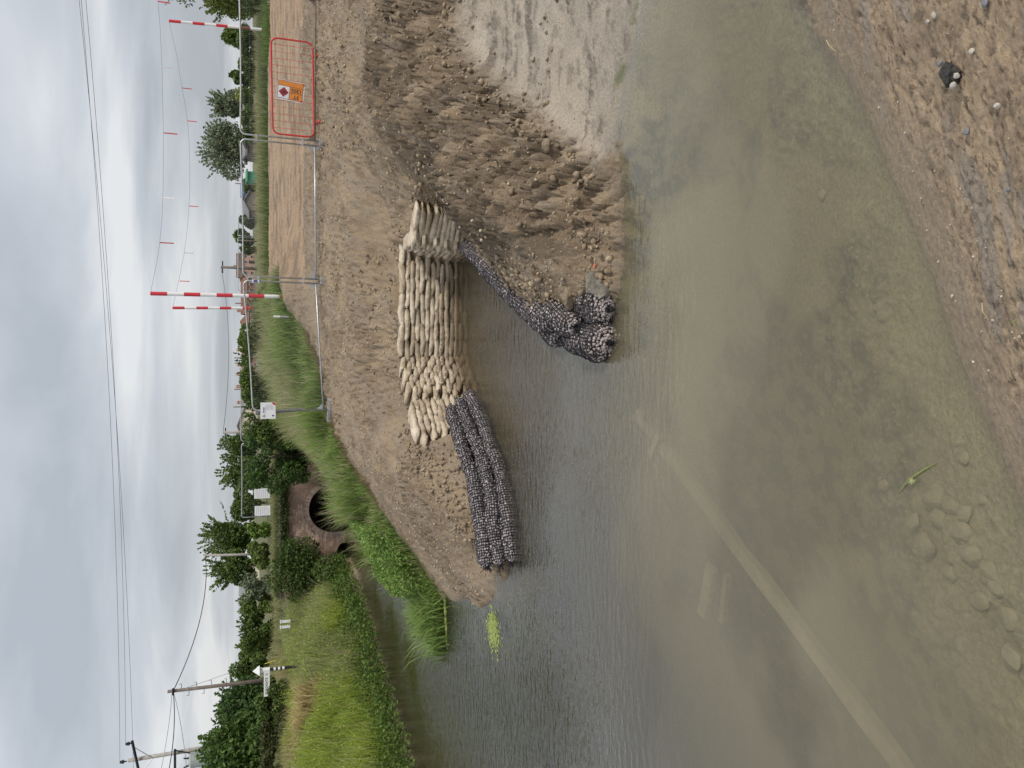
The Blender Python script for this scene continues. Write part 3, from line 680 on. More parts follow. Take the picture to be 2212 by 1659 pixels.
props(o, 'pale pebbles scattered over the brown earth', 'gravel', kind='stuff')
def clodmask(X, Y):
    z = gz(X, Y)
    e1 = sstep(0.40, 0.0, dpoly(X, Y, [p_[:2] for p_ in MUDEDGE])) * np.where(inpoly(X, Y, MUDFLAT), 0.12, 0.8); e2 = sstep(0.8, 0.1, dpoly(X, Y, offset_line(ROLL_R, 0.35))); e3 = sstep(0.5, 0.05, dpoly(X, Y, offset_line(ROLL_L, 0.75)))
    e4 = sstep(0.5, 0.1, dpoly(X, Y, [(3.3, 14.9), (3.7, 14.2), (3.1, 13.6)])) + sstep(0.6, 0.1, dpoly(X, Y, [(-0.9, 14.9), (-0.6, 14.4)])) + 0.25 * sstep(0.3, 0.05, np.abs(dpoly(X, Y, WALL) - 0.55)) * (z > 1)
    e5 = sstep(0.25, 0.0, dpoly(X, Y, [(1.2, 8.4), (1.75, 8.62), (2.3, 8.85), (2.6, 8.72)]))
    bgk = 0.07 * sstep(0.5, 0.65, fbm(X * 0.7 + 9, Y * 0.7, 3, 203))
    return (z > 0.04) * (sdf(X, Y, GRASS_R) < 0) * np.clip(0.9 * e1 + 0.8 * e2 + 0.9 * e3 + 0.8 * e4 + 0.9 * e5 + bgk, 0, 1) * (Y > 7.5) * (dpoly(X, Y, WALL) > 0.35)
p = sample_pts(4800, -4, 9, 8, 21.5, clodmask)
r_ = 0.012 + 0.048 * RNG.random(len(p)) ** 3.6
v1, f1_, c1_ = stones(np.column_stack([p, surf(p[:, 0], p[:, 1]) + r_ * 0.25]), r_, cvar(len(p), (0.20, 0.15, 0.098), (0.33, 0.25, 0.165)), 0.45, (1, 0.85, 0.75))
o = put('earth_clods', npmesh('earth_clods', v1, f1_, False, c1_), M_stone)
props(o, 'crumbled brown earth clods along the slopes', 'clods', kind='stuff')

# ---------------------------------------------------------------- bag wall
def bag_mesh(seed, Lb=0.44, W=0.30, T=0.125):
    rng = np.random.default_rng(seed); nv = 16
    us = [-1, -0.955, -0.88, -0.74, -0.5, -0.25, 0, 0.25, 0.5, 0.74, 0.88, 0.955, 1]; nu = len(us); V = []
    ph1, ph2, bow = rng.uniform(0, 6.28), rng.uniform(0, 6.28), rng.uniform(-0.014, 0.014)
    for u in us:
        e_ = abs(u)
        th = 0.97 - 0.30 * e_ ** 7 - 0.10 * math.sin(4 * u + ph1) * (1 - e_); wd_ = 0.98 - 0.07 * math.exp(-((e_ - 0.9) / 0.09) ** 2)
        for j in range(nv):
            a = 2 * math.pi * j / nv; c, s_2 = math.cos(a), math.sin(a)
            sq = lambda q, p_: math.copysign(abs(q) ** p_, q)
            y = sq(c, 0.5) * W / 2 * wd_; z = sq(s_2, 0.42) * T / 2 * th
            z += -0.012 * (1 if c < -0.3 else 0) * (1 - e_ ** 2) + bow * (1 - 2 * u * u) + 0.005 * math.sin(7 * u + ph2)
            V.append((u * Lb / 2 + rng.normal(0, 0.003), y + rng.normal(0, 0.0035) + 0.010 * math.sin(3.1 * u + ph2), z + rng.normal(0, 0.003)))
    F = [(i * nv + j, i * nv + (j + 1) % nv, (i + 1) * nv + (j + 1) % nv, (i + 1) * nv + j) for i in range(nu - 1) for j in range(nv)]
    for i, sgn in ((0, -1), (nu - 1, 1)):                # sewn lip at each end, flared
        prev = [i * nv + j for j in range(nv)]
        for ex, ky, kz in ((0.004, 0.92, 0.62), (0.020, 1.05, 0.80)):
            k = len(V)
            for j in range(nv):
                x, y, z = V[i * nv + j]; V.append((x + sgn * (ex + rng.normal(0, 0.002)), y * ky, z * kz + rng.normal(0, 0.003)))
            cur = [k + j for j in range(nv)]
            for j in range(nv):
                q = (prev[j], prev[(j + 1) % nv], cur[(j + 1) % nv], cur[j]); F.append(q if sgn > 0 else q[::-1])
            prev = cur
        F.append(tuple(prev) if sgn > 0 else tuple(prev[::-1]))
    me = bpy.data.meshes.new('sandbag'); me.from_pydata(V, [], F); me.update()
    me.polygons.foreach_set('use_smooth', np.ones(len(me.polygons), dtype=bool))
    return me
M_bag = bpy.data.materials.new('hessian'); M_bag.use_nodes = True
t = M_bag.node_tree; b = t.nodes['Principled BSDF']; b.inputs['Roughness'].default_value = 0.9; b.inputs['Specular IOR Level'].default_value = 0.2
oi = N(t, 'ShaderNodeObjectInfo'); tcn = N(t, 'ShaderNodeTexCoord'); geo = N(t, 'ShaderNodeNewGeometry')
rp = N(t, 'ShaderNodeValToRGB'); L(t, oi, 'Random', rp, 0)
rp.color_ramp.elements[0].color = (0.45, 0.365, 0.262, 1); rp.color_ramp.elements[1].color = (0.65, 0.555, 0.425, 1)
nz = N(t, 'ShaderNodeTexNoise'); L(t, geo, 'Position', nz, 'Vector'); nz.inputs['Scale'].default_value = 5; nz.inputs['Detail'].default_value = 7; nz.inputs['Roughness'].default_value = 0.7
mr = N(t, 'ShaderNodeMapRange'); L(t, nz, 0, mr, 0); mr.inputs[1].default_value = 0.35; mr.inputs[2].default_value = 0.65; mr.inputs[3].default_value = 0.68; mr.inputs[4].default_value = 1.12
mm = N(t, 'ShaderNodeMixRGB', blend_type='MULTIPLY'); mm.inputs[0].default_value = 1; L(t, rp, 0, mm, 1); L(t, mr, 0, mm, 2)
n3_ = N(t, 'ShaderNodeTexNoise'); L(t, geo, 'Position', n3_, 'Vector'); n3_.inputs['Scale'].default_value = 2.3; n3_.inputs['Detail'].default_value = 8; n3_.inputs['Roughness'].default_value = 0.72
ms_ = N(t, 'ShaderNodeMapRange'); L(t, n3_, 0, ms_, 0); ms_.inputs[1].default_value = 0.50; ms_.inputs[2].default_value = 0.66; ms_.inputs[3].default_value = 0.0; ms_.inputs[4].default_value = 0.75
mdm = N(t, 'ShaderNodeMixRGB'); L(t, ms_, 0, mdm, 0); L(t, mm, 0, mdm, 1); mdm.inputs[2].default_value = (0.25, 0.18, 0.11, 1)      # splashed mud
sp = N(t, 'ShaderNodeSeparateXYZ'); L(t, geo, 'Position', sp, 0)         # tide mark: the lowest courses are soaked and stained
ws_ = N(t, 'ShaderNodeMapRange'); L(t, sp, 2, ws_, 0); ws_.inputs[1].default_value = 0.10; ws_.inputs[2].default_value = 0.30; ws_.inputs[3].default_value = 0.8; ws_.inputs[4].default_value = 0.0
st = N(t, 'ShaderNodeMixRGB'); L(t, ws_, 0, st, 0); L(t, mdm, 0, st, 1); st.inputs[2].default_value = (0.165, 0.118, 0.07, 1); L(t, st, 0, b, 'Base Color')
nb_ = N(t, 'ShaderNodeTexNoise'); L(t, tcn, 'Object', nb_, 'Vector'); nb_.inputs['Scale'].default_value = 15; nb_.inputs['Detail'].default_value = 8
bp = N(t, 'ShaderNodeBump'); bp.inputs['Strength'].default_value = 0.9; bp.inputs['Distance'].default_value = 0.03; L(t, nb_, 0, bp, 'Height'); L(t, bp, 0, b, 'Normal')
BAGS = [bag_mesh(s) for s in range(7)]
for bm_ in BAGS: bm_.materials.append(M_bag)
M_print = mat('bag_print', (0.27, 0.205, 0.155), 0.9, var=0.3, scale=30)
wall = thing('sandbag_wall', (1.5, 16.3, 0), 'curved retaining wall of stacked beige hessian bags around the small water inlet', 'bag wall')
for si in range(5):
    a = Vector(WALL[si]); b_ = Vector(WALL[si + 1]); d = (b_ - a); ln = d.length; d.normalize(); n = Vector((-d.y, d.x))
    rows = 14
    for r in range(rows):
        z = -0.22 + r * 0.104
        k = max(1, round(ln / (0.46, 0.40, 0.60, 0.30, 0.75)[si])); st_ = ln / k; sh_ = (0.5 if r % 2 else 0.0) * st_
        s = -st_ * 0.5 + sh_ if si in (0, 2) else (0.0 if si == 4 else sh_ * 0.9)
        while s < ln + (0.35 if si == 2 else 0.05):
            c = a + d * (s + st_ * 0.5 + random.uniform(-0.025, 0.025))
            s += st_
            along = (c - a).dot(d)
            if along > ln + (0.10 + 0.16 * (z + 0.22) if si == 2 else 0.1 if si < 4 else -0.05) or along < -0.12: continue
            back = 0.15 + 0.14 * (z + 0.22) + random.uniform(-0.02, 0.02)
            q = c + n * back
            zz_ = z + random.uniform(-0.008, 0.008) + 0.012 * math.sin(3 * along + r)
            front = c + n * (back - 0.35)
            if si in (0, 4) and zz_ < gz(front.x, front.y) - 0.12: continue
            rz = math.atan2(d.y, d.x) + random.uniform(-0.07, 0.07)
            tilt = random.uniform(-0.06, 0.06) + (0.16 if si == 1 else 0) 
            ly = random.uniform(-0.06, 0.03)
            M_ = Matrix.Translation((q.x, q.y, zz_)) @ Matrix.Rotation(rz, 4, 'Z') @ Matrix.Rotation(ly, 4, 'X') @ Matrix.Rotation(tilt, 4, 'Y') @ Matrix.Diagonal((st_ / 0.46 * random.uniform(0.98, 1.05), random.uniform(0.95, 1.08), random.uniform(0.88, 0.97), 1))
            ob = inst('sandbag', random.choice(BAGS), wall, M_)
            if (si == 2 and r in (5,) and random.random() < 0.85) or (si == 2 and r == 3 and random.random() < 0.5) or (si == 1 and r in (5, 6) and random.random() < 0.5) or (si == 4 and r == 10 and random.random() < 0.7):
                fp = Vector((q.x, q.y, zz_)) - Vector((n.x, n.y, 0)) * 0.158
                LOC[ob.name] = Vector((0, 0, 0))
                lt = inst('lettering', TX_BAG, None, Matrix.Identity(4))
                if not TX_BAG.materials: TX_BAG.materials.append(M_print)
                lt.parent = ob
                lt.matrix_local = Matrix.Translation((0, -0.157, -0.012)) @ Matrix.Rotation(R(90), 4, 'X') @ Matrix.Diagonal((0.92, 1, 1, 1))

# ---------------------------------------------------------------- rock rolls
M_net = mat('black_net', (0.012, 0.012, 0.016), 0.6)
def roll_frames(path, step):
    P_ = resample3(path, step); P_ = np.array(P_)
    T = np.gradient(P_, axis=0); T /= np.linalg.norm(T, axis=1, keepdims=True)
    up = np.array([0, 0, 1.0]); S = np.cross(T, up); S /= np.linalg.norm(S, axis=1, keepdims=True); U = np.cross(S, T)
    return P_, T, S, U
def resample3(path, step):
    o = []; path = [Vector(p_) for p_ in path]
    # smooth the line first
    for _ in range(2):
        q = [path[0]]
        for a, b_ in zip(path[:-1], path[1:]): q += [a.lerp(b_, 0.25), a.lerp(b_, 0.75)]
        path = q + [path[-1]]
    ls = [0]
    for a, b_ in zip(path[:-1], path[1:]): ls.append(ls[-1] + (b_ - a).length)
    n = max(4, int(ls[-1] / step)); k = 0
    for i in range(n + 1):
        s = ls[-1] * i / n
        while k < len(ls) - 2 and ls[k + 1] < s: k += 1
        f_ = (s - ls[k]) / max(ls[k + 1] - ls[k], 1e-9); o.append(path[k].lerp(path[k + 1], min(f_, 1)))
    return o
def rock_roll(label, path, rad, seed, cell=0.046, parts=0, c_a=(0.44, 0.375, 0.365), c_b=(0.25, 0.225, 0.23), lump=0.10, group='netted rock rolls along the water edge', ssz=0.55, netr=0.0052):
    rng = np.random.default_rng(seed)
    P_, T, S, U = roll_frames(path, cell * 0.25); n0 = len(P_); nv = int(2 * math.pi * rad / cell)
    u0 = np.concatenate([[0], np.cumsum(np.linalg.norm(np.diff(P_, axis=0), axis=1))]); L0 = u0[-1]
    pf = lambda q_: np.sqrt(np.clip(1 - (1 - np.minimum(q_, L0 - q_) / (rad * 0.8)).clip(0, 1) ** 2, 0.015, 1))
    uf = np.linspace(0, L0, 2000); arc = np.concatenate([[0], np.cumsum(np.hypot(np.diff(uf), np.diff(pf(uf) * rad)))])
    uu = np.interp(np.linspace(0, arc[-1], int(arc[-1] / cell) + 1), arc, uf); nu = len(uu)
    P_, T, S, U = [np.stack([np.interp(uu, u0, Q_[:, k_]) for k_ in range(3)], 1) for Q_ in (P_, T, S, U)]
    base = P_[nu // 2].copy(); base[2] -= rad
    rt = thing('rock_roll', tuple(base), label, 'rock roll', group)
    prof = pf(uu)
    vv_ = np.arange(nv) / nv * 2 * math.pi
    UU, VV = np.meshgrid(uu, vv_, indexing='ij')
    rr_ = rad * prof[:, None] * (1 + lump * 2 * (vnoise(UU * 3.2 + seed * 7, np.cos(VV) * 1.2 + 5, seed) - 0.5) + lump * 1.2 * (vnoise(UU * 9 + seed, VV * 1.5, seed + 3) - 0.5))
    rr_ += rng.normal(0, 0.004, rr_.shape)
    tw = 0.35 * np.sin(UU * 1.3 + seed)
    pos = P_[:, None] + S[:, None] * (np.cos(VV + tw) * rr_)[..., None] + U[:, None] * (np.sin(VV + tw) * rr_ * 0.94)[..., None]
    out_ = pos - P_[:, None]; out_ /= np.linalg.norm(out_, axis=2, keepdims=True) + 1e-9
    net = pos + out_ * 0.013
    A = np.concatenate([net.reshape(-1, 3), net[:-1].reshape(-1, 3)]); B = np.concatenate([np.roll(net, -1, 1).reshape(-1, 3), net[1:].reshape(-1, 3)])
    nvx, nfx = segtubes(A, B, netr)
    # drawn-in knots of net at both ends
    for e_, dr in ((0, -1), (nu - 1, 1)):
        m_ = 40; st0 = P_[e_] + rng.normal(0, 0.03, (m_, 3)); en = P_[e_] + T[e_] * dr * rng.uniform(0.01, 0.09, (m_, 1)) + rng.normal(0, 0.045, (m_, 3))
        a_, b2 = segtubes(st0, en, 0.006); nfx = np.concatenate([nfx, b2 + len(nvx)]); nvx = np.concatenate([nvx, a_])
    put('netting', npmesh('netting', nvx, nfx), M_net, rt)
    # stones: one behind each mesh opening
    cc = 0.25 * (pos[:-1] + pos[1:] + np.roll(pos, -1, 1)[:-1] + np.roll(pos, -1, 1)[1:])
    cen = 0.5 * (P_[:-1] + P_[1:])[:, None]; cc = cen + (cc - cen) * 0.94
    cc = cc.reshape(-1, 3) + rng.normal(0, 0.006, (cc.shape[0] * cc.shape[1], 3))
    see = cc[:, 2] > -0.25
    cc = cc[see]
    szs = cell * ssz * rng.uniform(0.75, 1.2, len(cc)); colr = cvar(len(cc), c_a, c_b, rng, 0.18)
    k = np.zeros(len(cc), dtype=bool)
    if parts:
        score = cc[:, 2] * 0.6 - cc[:, 1]
        k[np.argsort(-score)[:parts]] = True
    v_, f_, c_ = stones(cc[~k], szs[~k], colr[~k], 0.22, (1, 0.85, 0.75), rng)
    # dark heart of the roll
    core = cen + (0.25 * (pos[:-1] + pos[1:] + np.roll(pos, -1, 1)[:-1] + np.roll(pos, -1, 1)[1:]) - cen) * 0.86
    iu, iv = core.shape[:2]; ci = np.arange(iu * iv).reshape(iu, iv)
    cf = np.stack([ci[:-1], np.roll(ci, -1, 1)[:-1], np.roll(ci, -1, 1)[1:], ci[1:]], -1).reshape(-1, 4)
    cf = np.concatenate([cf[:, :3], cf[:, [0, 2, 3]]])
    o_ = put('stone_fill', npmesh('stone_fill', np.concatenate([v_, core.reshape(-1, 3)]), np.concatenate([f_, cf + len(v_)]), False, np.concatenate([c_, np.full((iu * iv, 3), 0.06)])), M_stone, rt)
    o_['kind'] = 'stuff'
    for q in np.nonzero(k)[0]:
        inst('stone', STONES[int(rng.integers(len(STONES)))], rt, Matrix.Translation(cc[q]) @ Matrix(rotmats(1, rng)[0].tolist()).to_4x4() @ Matrix.Scale(szs[q], 4))
    return rt
STONES = []
for s in range(10):
    c_ = cvar(1, (0.56, 0.48, 0.455), (0.36, 0.31, 0.30), jit=0.15)
    v_, f_, cc_ = stones(np.zeros((1, 3)), np.ones(1), c_, 0.22, (1, 0.85, 0.75))
    me = npmesh('stone', v_, f_, False, cc_); me.materials.append(M_stone); STONES.append(me)
def lift(line, d, z, i0, i1): l = offset_line(line, d); return [(p_[0], p_[1], z) for p_ in l[i0:i1]]
def half(line, first):
    l = resample(line, 0.1); k = int(len(l) * 0.52)
    return l[:k + 1] if first else l[k - 1:]
for tier, (d, z) in enumerate(((-0.02, 0.0), (0.12, 0.20), (0.28, 0.40))):
    line = offset_line(ROLL_L, d)
    if tier == 2: line = line[:-1] + [(line[-1][0] - 0.05, line[-1][1] - 0.12)]
    for fst in (True, False):
        l = half(line, fst); l = l[::6] + ([l[-1]] if (len(l) - 1) % 6 else [])
        nm = ['lowest netted rock roll, half in the water', 'middle netted rock roll of the three stacked', 'top netted rock roll against the brown earth'][tier]
        rock_roll(nm + (', end away from the bag wall' if fst else ', end touching the bag wall'), [(q.x + random.uniform(-0.03, 0.03), q.y + random.uniform(-0.03, 0.03), z + random.uniform(-0.035, 0.03)) for q in l], 0.132, 10 + tier * 2 + fst, lump=0.2)
lr = resample(offset_line(ROLL_R, 0.05), 0.1); n3 = len(lr) // 3
for k, lab in enumerate(('netted rock roll on the right of the inlet, running out from the bag wall', 'netted rock roll half covered by clods, mid way along the earth tongue', 'netted rock roll on the inlet side nearest the tip of the earth tongue')):
    l = lr[k * n3:(k + 1) * n3 + 1]; l = l[::5] + [l[-1]]
    rock_roll(lab, [(q.x, q.y, 0.10) for q in l], 0.17, 30 + k, parts=0 if k == 0 else 60)
tip = [('stubby rock roll end at the tip, the one against the concrete lump', (1304, 662), 0.10, (0.32, 0.95), 0.27, 0.85),
       ('stubby rock roll end at the tip, nearest the open water', (1306, 738), 0.06, (0.20, 0.95), 0.27, 0.95),
       ('upper rock roll end lying behind the two at the tip', (1235, 700), 0.34, (0.42, 0.90), 0.19, 0.75),
       ('small rock roll end with dark knot above the inlet water', (1192, 690), 0.32, (0.35, 0.93), 0.16, 0.6)]
for k, (lab, px, z, dr, rad, ln) in enumerate(tip):
    p0 = at(px[0], px[1], z=z); d = Vector((dr[0], dr[1], 0.06)).normalized()
    rock_roll(lab, [p0 + d * (ln * s - 0.1) for s in (0, 0.33, 0.66, 1.0)], rad, 50 + k, cell=0.044, parts=150, lump=0.16, group='rock roll ends piled at the tip of the earth tongue', ssz=0.58, netr=0.0054, c_a=(0.54, 0.46, 0.44), c_b=(0.34, 0.295, 0.285))
# broken concrete by the tip
def boulder(name, label, cat, c, size, mt, seed, group=None, rot=0.0, col=None, rough=0.22, sub=2, cut=(0.55, 0.85)):
    bm = bmesh.new(); bmesh.ops.create_icosphere(bm, subdivisions=sub, radius=1.0); rng = np.random.default_rng(seed)
    cuts = [(Vector(rng.normal(size=3)).normalized(), rng.uniform(*cut)) for _ in range(9)]
    for v in bm.verts:
        for nrm, dd in cuts:
            e_ = v.co.dot(nrm)
            if e_ > dd: v.co -= nrm * (e_ - dd) * 0.9
        v.co *= 1 + rng.normal(0, rough * 0.12)
        v.co = Vector((v.co.x * size[0], v.co.y * size[1], v.co.z * size[2]))
    bmesh.ops.rotate(bm, verts=bm.verts, cent=(0, 0, 0), matrix=Matrix.Rotation(rot, 3, 'Z'))
    me = bpy.data.meshes.new(name); bm.to_mesh(me); bm.free(); me.materials.append(mt)
    o_ = bpy.data.objects.new(name, me); COL.objects.link(o_); o_.location = c; LOC[o_.name] = Vector(c)
    return props(o_, label, cat, group)
M_conc = mat('broken_concrete', (0.25, 0.23, 0.19), 0.9, scale=9, bump=1.0, bscale=25, col2=(0.10, 0.09, 0.07))
c = at(1305, 618, z=0.1); boulder('concrete_lump', 'grey broken concrete lump at the tip beside the netted rocks', 'concrete', (c.x + 0.0, c.y + 0.05, 0.10), (0.30, 0.36, 0.30), M_conc, 23, sub=3, cut=(0.38, 0.62), rough=0.5)
M_brickbit = mat('orange_brick', (0.42, 0.15, 0.08), 0.9, var=0.3, scale=20)
c = at(1291, 576, z=0.2); boulder('brick_fragment', 'small orange brick fragment in the earth above the concrete lump', 'brick', (c.x, c.y, sz(c.x, c.y) + 0.02), (0.05, 0.04, 0.03), M_brickbit, 5)
M_clod = mat('clod_earth', (0.235, 0.18, 0.12), 0.95, var=0.35, scale=18, bump=0.9, bscale=30)
for k, (x, y, s, lab) in enumerate(((1222, 640, 0.16, 'largest brown earth clod resting above the netted rocks'), (1245, 622, 0.10, 'brown earth clod wedged beside the largest clod at the tip'), (1190, 655, 0.10, 'brown earth clod lying on the small rock roll'), (1210, 320, 0.11, 'pale tan clod at the foot of the slope by the mud flat'),
        (1233, 345, 0.09, 'dark clod below the pale tan clod on the mud flat edge'))):
    c = at(x, y, z=0.45 if x < 1230 and y > 500 else 0.3); zz_ = sz(c.x, c.y); boulder('earth_clod', lab, 'clod', (c.x, c.y, zz_ + s * 0.3), (s * 1.1, s * 0.8, s * 0.7), M_clod, 60 + k, rot=k)
# ---------------------------------------------------------------- temporary fence
def fence_panel(label, b0, b1, h=1.93, muddy=False, wires=True, group='galvanised mesh fence panels on the bank', vstep=0.045):
    b0 = Vector(b0); b1 = Vector(b1); d = (b1 - b0); ln = d.length; dn = d.normalized(); up = Vector((0, 0, 1))
    rt = thing('mesh_fence', tuple(b0), label, 'fence panel', group)
    r = 0.021; cr_ = 0.14
    m_ = MB()
    path = [b0 + up * 0.0, b0 + up * (h - cr_)]
    for k in range(1, 6):
        a = k / 6 * math.pi / 2; path.append(b0 + up * (h - cr_ + math.sin(a) * cr_) + dn * (cr_ - math.cos(a) * cr_))
    path += [b0 + up * h + dn * cr_]
    mid_ = [b0 + up * (h + 0.0) + dn * (ln * q) - up * 0.02 * math.sin(q * math.pi) for q in (0.3, 0.5, 0.7)]
    path += mid_ + [b1 + up * h - dn * cr_]
    for k in range(1, 6):
        a = k / 6 * math.pi / 2; path.append(b1 + up * (h - cr_ + math.cos(a) * cr_) - dn * (cr_ - math.sin(a) * cr_))
    path += [b1 + up * (h - cr_), b1.copy()]
    m_.tube(path, r, 8); m_.build('frame', M_galv, rt, smooth=True)
    m_ = MB(); m_.tube([b0 + up * 0.11 + dn * 0.02, b1 + up * 0.11 - dn * 0.02], 0.02, 8); m_.build('bottom_rail', M_rustpipe if muddy else M_galv, rt, smooth=True)
    for e_, sgn in ((b0, 1), (b1, -1)):
        m_ = MB(); m_.prism([e_ + up * 0.12 + dn * sgn * 0.02, e_ + up * 0.30 + dn * sgn * 0.02, e_ + up * 0.12 + dn * sgn * 0.17], Vector((-dn.y, dn.x, 0)) * 0.006)
        m_.build('gusset', M_rustpipe if muddy else M_galv, rt)
    if wires:
        k = int(ln / vstep); s = np.linspace(0.03, ln - 0.03, k)[:, None]
        B0 = np.array(b0)[None] + np.array(dn)[None] * s
        A_ = B0 + [[0, 0, 0.12]]; B_ = B0 + [[0, 0, h - 0.01]]
        hz = np.array([0.35, 0.62, 0.89, 1.16, 1.43, 1.70])
        HA = np.array(b0)[None] + np.stack([0 * hz, 0 * hz, hz], 1); HB = HA + np.array(d)[None]
        v_, f_ = segtubes(np.concatenate([A_, HA]), np.concatenate([B_, HB]), 0.0018)
        put('wire_mesh', npmesh('wire_mesh', v_, f_), M_wire, rt)
    return rt
def fence_foot(label, c, rz, size=(0.24, 0.62, 0.14)):
    rt = thing('concrete_block', (c[0], c[1], c[2]), label, 'block', 'blocks under the fence panels')
    m_ = MB(); M_ = Matrix.Rotation(rz, 3, 'Z')
    hx, hy, hz = size[0] / 2, size[1] / 2, size[2]
    prof = [(-hx, 0), (hx, 0), (hx, hz * 0.6), (hx * 0.78, hz), (-hx * 0.78, hz), (-hx, hz * 0.6)]
    m_.prism([Vector(c) + M_ @ Vector((a, -hy, z)) for a, z in prof], M_ @ Vector((0, 2 * hy, 0)))
    m_.build('block', M_block, rt)
    for q in (-0.18, 0.0, 0.18):
        m_ = MB(); p_ = Vector(c) + M_ @ Vector((0, q, hz)); m_.tube([p_ - Vector((0, 0, 0.02)), p_ + Vector((0, 0, 0.006))], 0.03, 10); m_.build('socket', M_black, rt)
    return rt
FP = [(-0.70, 21.5), (2.72, 21.0), (6.23, 20.5), (9.72, 20.0)]
FZ = [sz(x, y) for x, y in FP]
FZ = [2.16, 2.40, 2.46, 2.48]
def fpt(i, off, dz=0.08):
    a = Vector(FP[i]); d = (Vector(FP[3]) - Vector(FP[0])).normalized(); return (a.x + d.x * off, a.y + d.y * off, FZ[i] + dz)
pA = fence_panel('left galvanised fence panel with the white notice, standing on the brown bank', fpt(0, 0.0), fpt(1, -0.05))
pB = fence_panel('middle galvanised fence panel between two grey blocks in front of the haul road', fpt(1, 0.06), fpt(2, -0.06))
pC = fence_panel('right galvanised fence panel with dark bottom rail in front of the red barrier', fpt(2, 0.06), fpt(3, 0.0), muddy=True)
fd_ = math.atan2(-0.5, 3.5)
for i, lab in enumerate(('long grey block under the left end of the left fence panel', 'grey block under the joint of left and middle fence panels', 'grey block under the joint beside the red barrier')):
    c = fpt(i, 0.0, -0.06)
    fence_foot(lab, (c[0], c[1] - 0.05, c[2]), fd_ + (R(70) if i == 0 else R(8)), (0.22, 0.68, 0.15))
for i, pn in ((1, pB), (2, pC)):
    for zz_ in (0.42, 1.55):
        m_ = MB(); c = Vector(fpt(i, 0.0, 0.08 + zz_)); m_.box(c, (0.17, 0.055, 0.035), Matrix.Rotation(fd_, 3, 'Z')); m_.build('coupler', M_galv, pn)
        m_ = MB(); m_.tube([c + Vector((0, -0.05, 0)), c + Vector((0, 0.05, 0))], 0.011, 6); m_.build('bolt', M_galv, pn)
def board(parent, name, c, xdir, w_, h_, mt, th=0.004, nrm=None):
    """flat plate centred at c, facing the viewer; returns its frame"""
    M_ = frame(c, xdir, (0, 0, 1)); m_ = MB()
    P_ = [M_ @ Vector(q) for q in ((-w_ / 2, -h_ / 2, 0), (w_ / 2, -h_ / 2, 0), (w_ / 2, h_ / 2, 0), (-w_ / 2, h_ / 2, 0))]
    m_.prism(P_, (M_.to_3x3() @ Vector((0, 0, 1))) * th)
    return m_.build(name, mt, parent), M_
def plate(parent, name, M_, pts2, mt, z=0.005, th=0.002):
    m_ = MB(); m_.prism([M_ @ Vector((x, y, z)) for x, y in pts2], (M_.to_3x3() @ Vector((0, 0, 1))) * th); return m_.build(name, mt, parent)
def rect(x0, y0, x1, y1): return [(x0, y0), (x1, y0), (x1, y1), (x0, y1)]
# white notice on the left end post
c = at(579, 887, Y=21.44); rt = thing('warning_notice', tuple(c), 'white warning notice with triangle symbol on the left end of the fence', 'notice')
bd_, M_ = board(rt, 'board', c, (1, -0.14, 0), 0.44, 0.385, M_paper)
lettering(TX_DANGER, M_ @ Matrix.Translation((0.02, 0.115, 0.0065)), rt, M_blue)
tri = [(-0.185, 0.075), (-0.105, 0.075), (-0.145, 0.155)]
plate(rt, 'warning_triangle', M_, tri, M_ink); plate(rt, 'warning_triangle_face', M_, [(-0.17, 0.084), (-0.12, 0.084), (-0.145, 0.136)], M_paper, 0.0075); plate(rt, 'flash', M_, [(-0.150, 0.088), (-0.140, 0.088), (-0.138, 0.108), (-0.146, 0.124), (-0.148, 0.104)], M_ink, 0.010)
for k in range(6): plate(rt, 'text_line', M_, rect(0.02, 0.05 - k * 0.035, 0.02 + 0.18 * (0.9 if k % 2 else 0.75), 0.057 - k * 0.035), M_grey)
plate(rt, 'subtitle', M_, rect(-0.08, 0.072, 0.1, 0.08), M_grey); plate(rt, 'red_corner', M_, [(0.13, -0.185), (0.215, -0.185), (0.215, -0.08)], M_redink); plate(rt, 'blue_mark', M_, [(-0.16, -0.15), (-0.11, -0.15), (-0.12, -0.10), (-0.15, -0.10)], M_blue)
# dark batten strapped behind the end post
m_ = MB(); a = at(552, 893, Y=21.6); q = at(655, 884, Y=21.6); m_.tube([a, q], 0.045, 4); o = m_.build('batten', mat('grey_batten', (0.17, 0.17, 0.175), 0.8, var=0.3), None, tuple(q)); props(o, 'grey upright batten behind the left end post of the fence', 'batten')
c = at(552, 607, Y=20.93); rt = thing('fence_tag', tuple(c), 'small blue and white tag on the joint of left and middle panels', 'tag'); bd_, M_ = board(rt, 'plate', c, (1, -0.14, 0), 0.07, 0.17, M_paper); plate(rt, 'blue_band', M_, rect(-0.03, -0.05, 0.03, 0.05), M_blue)

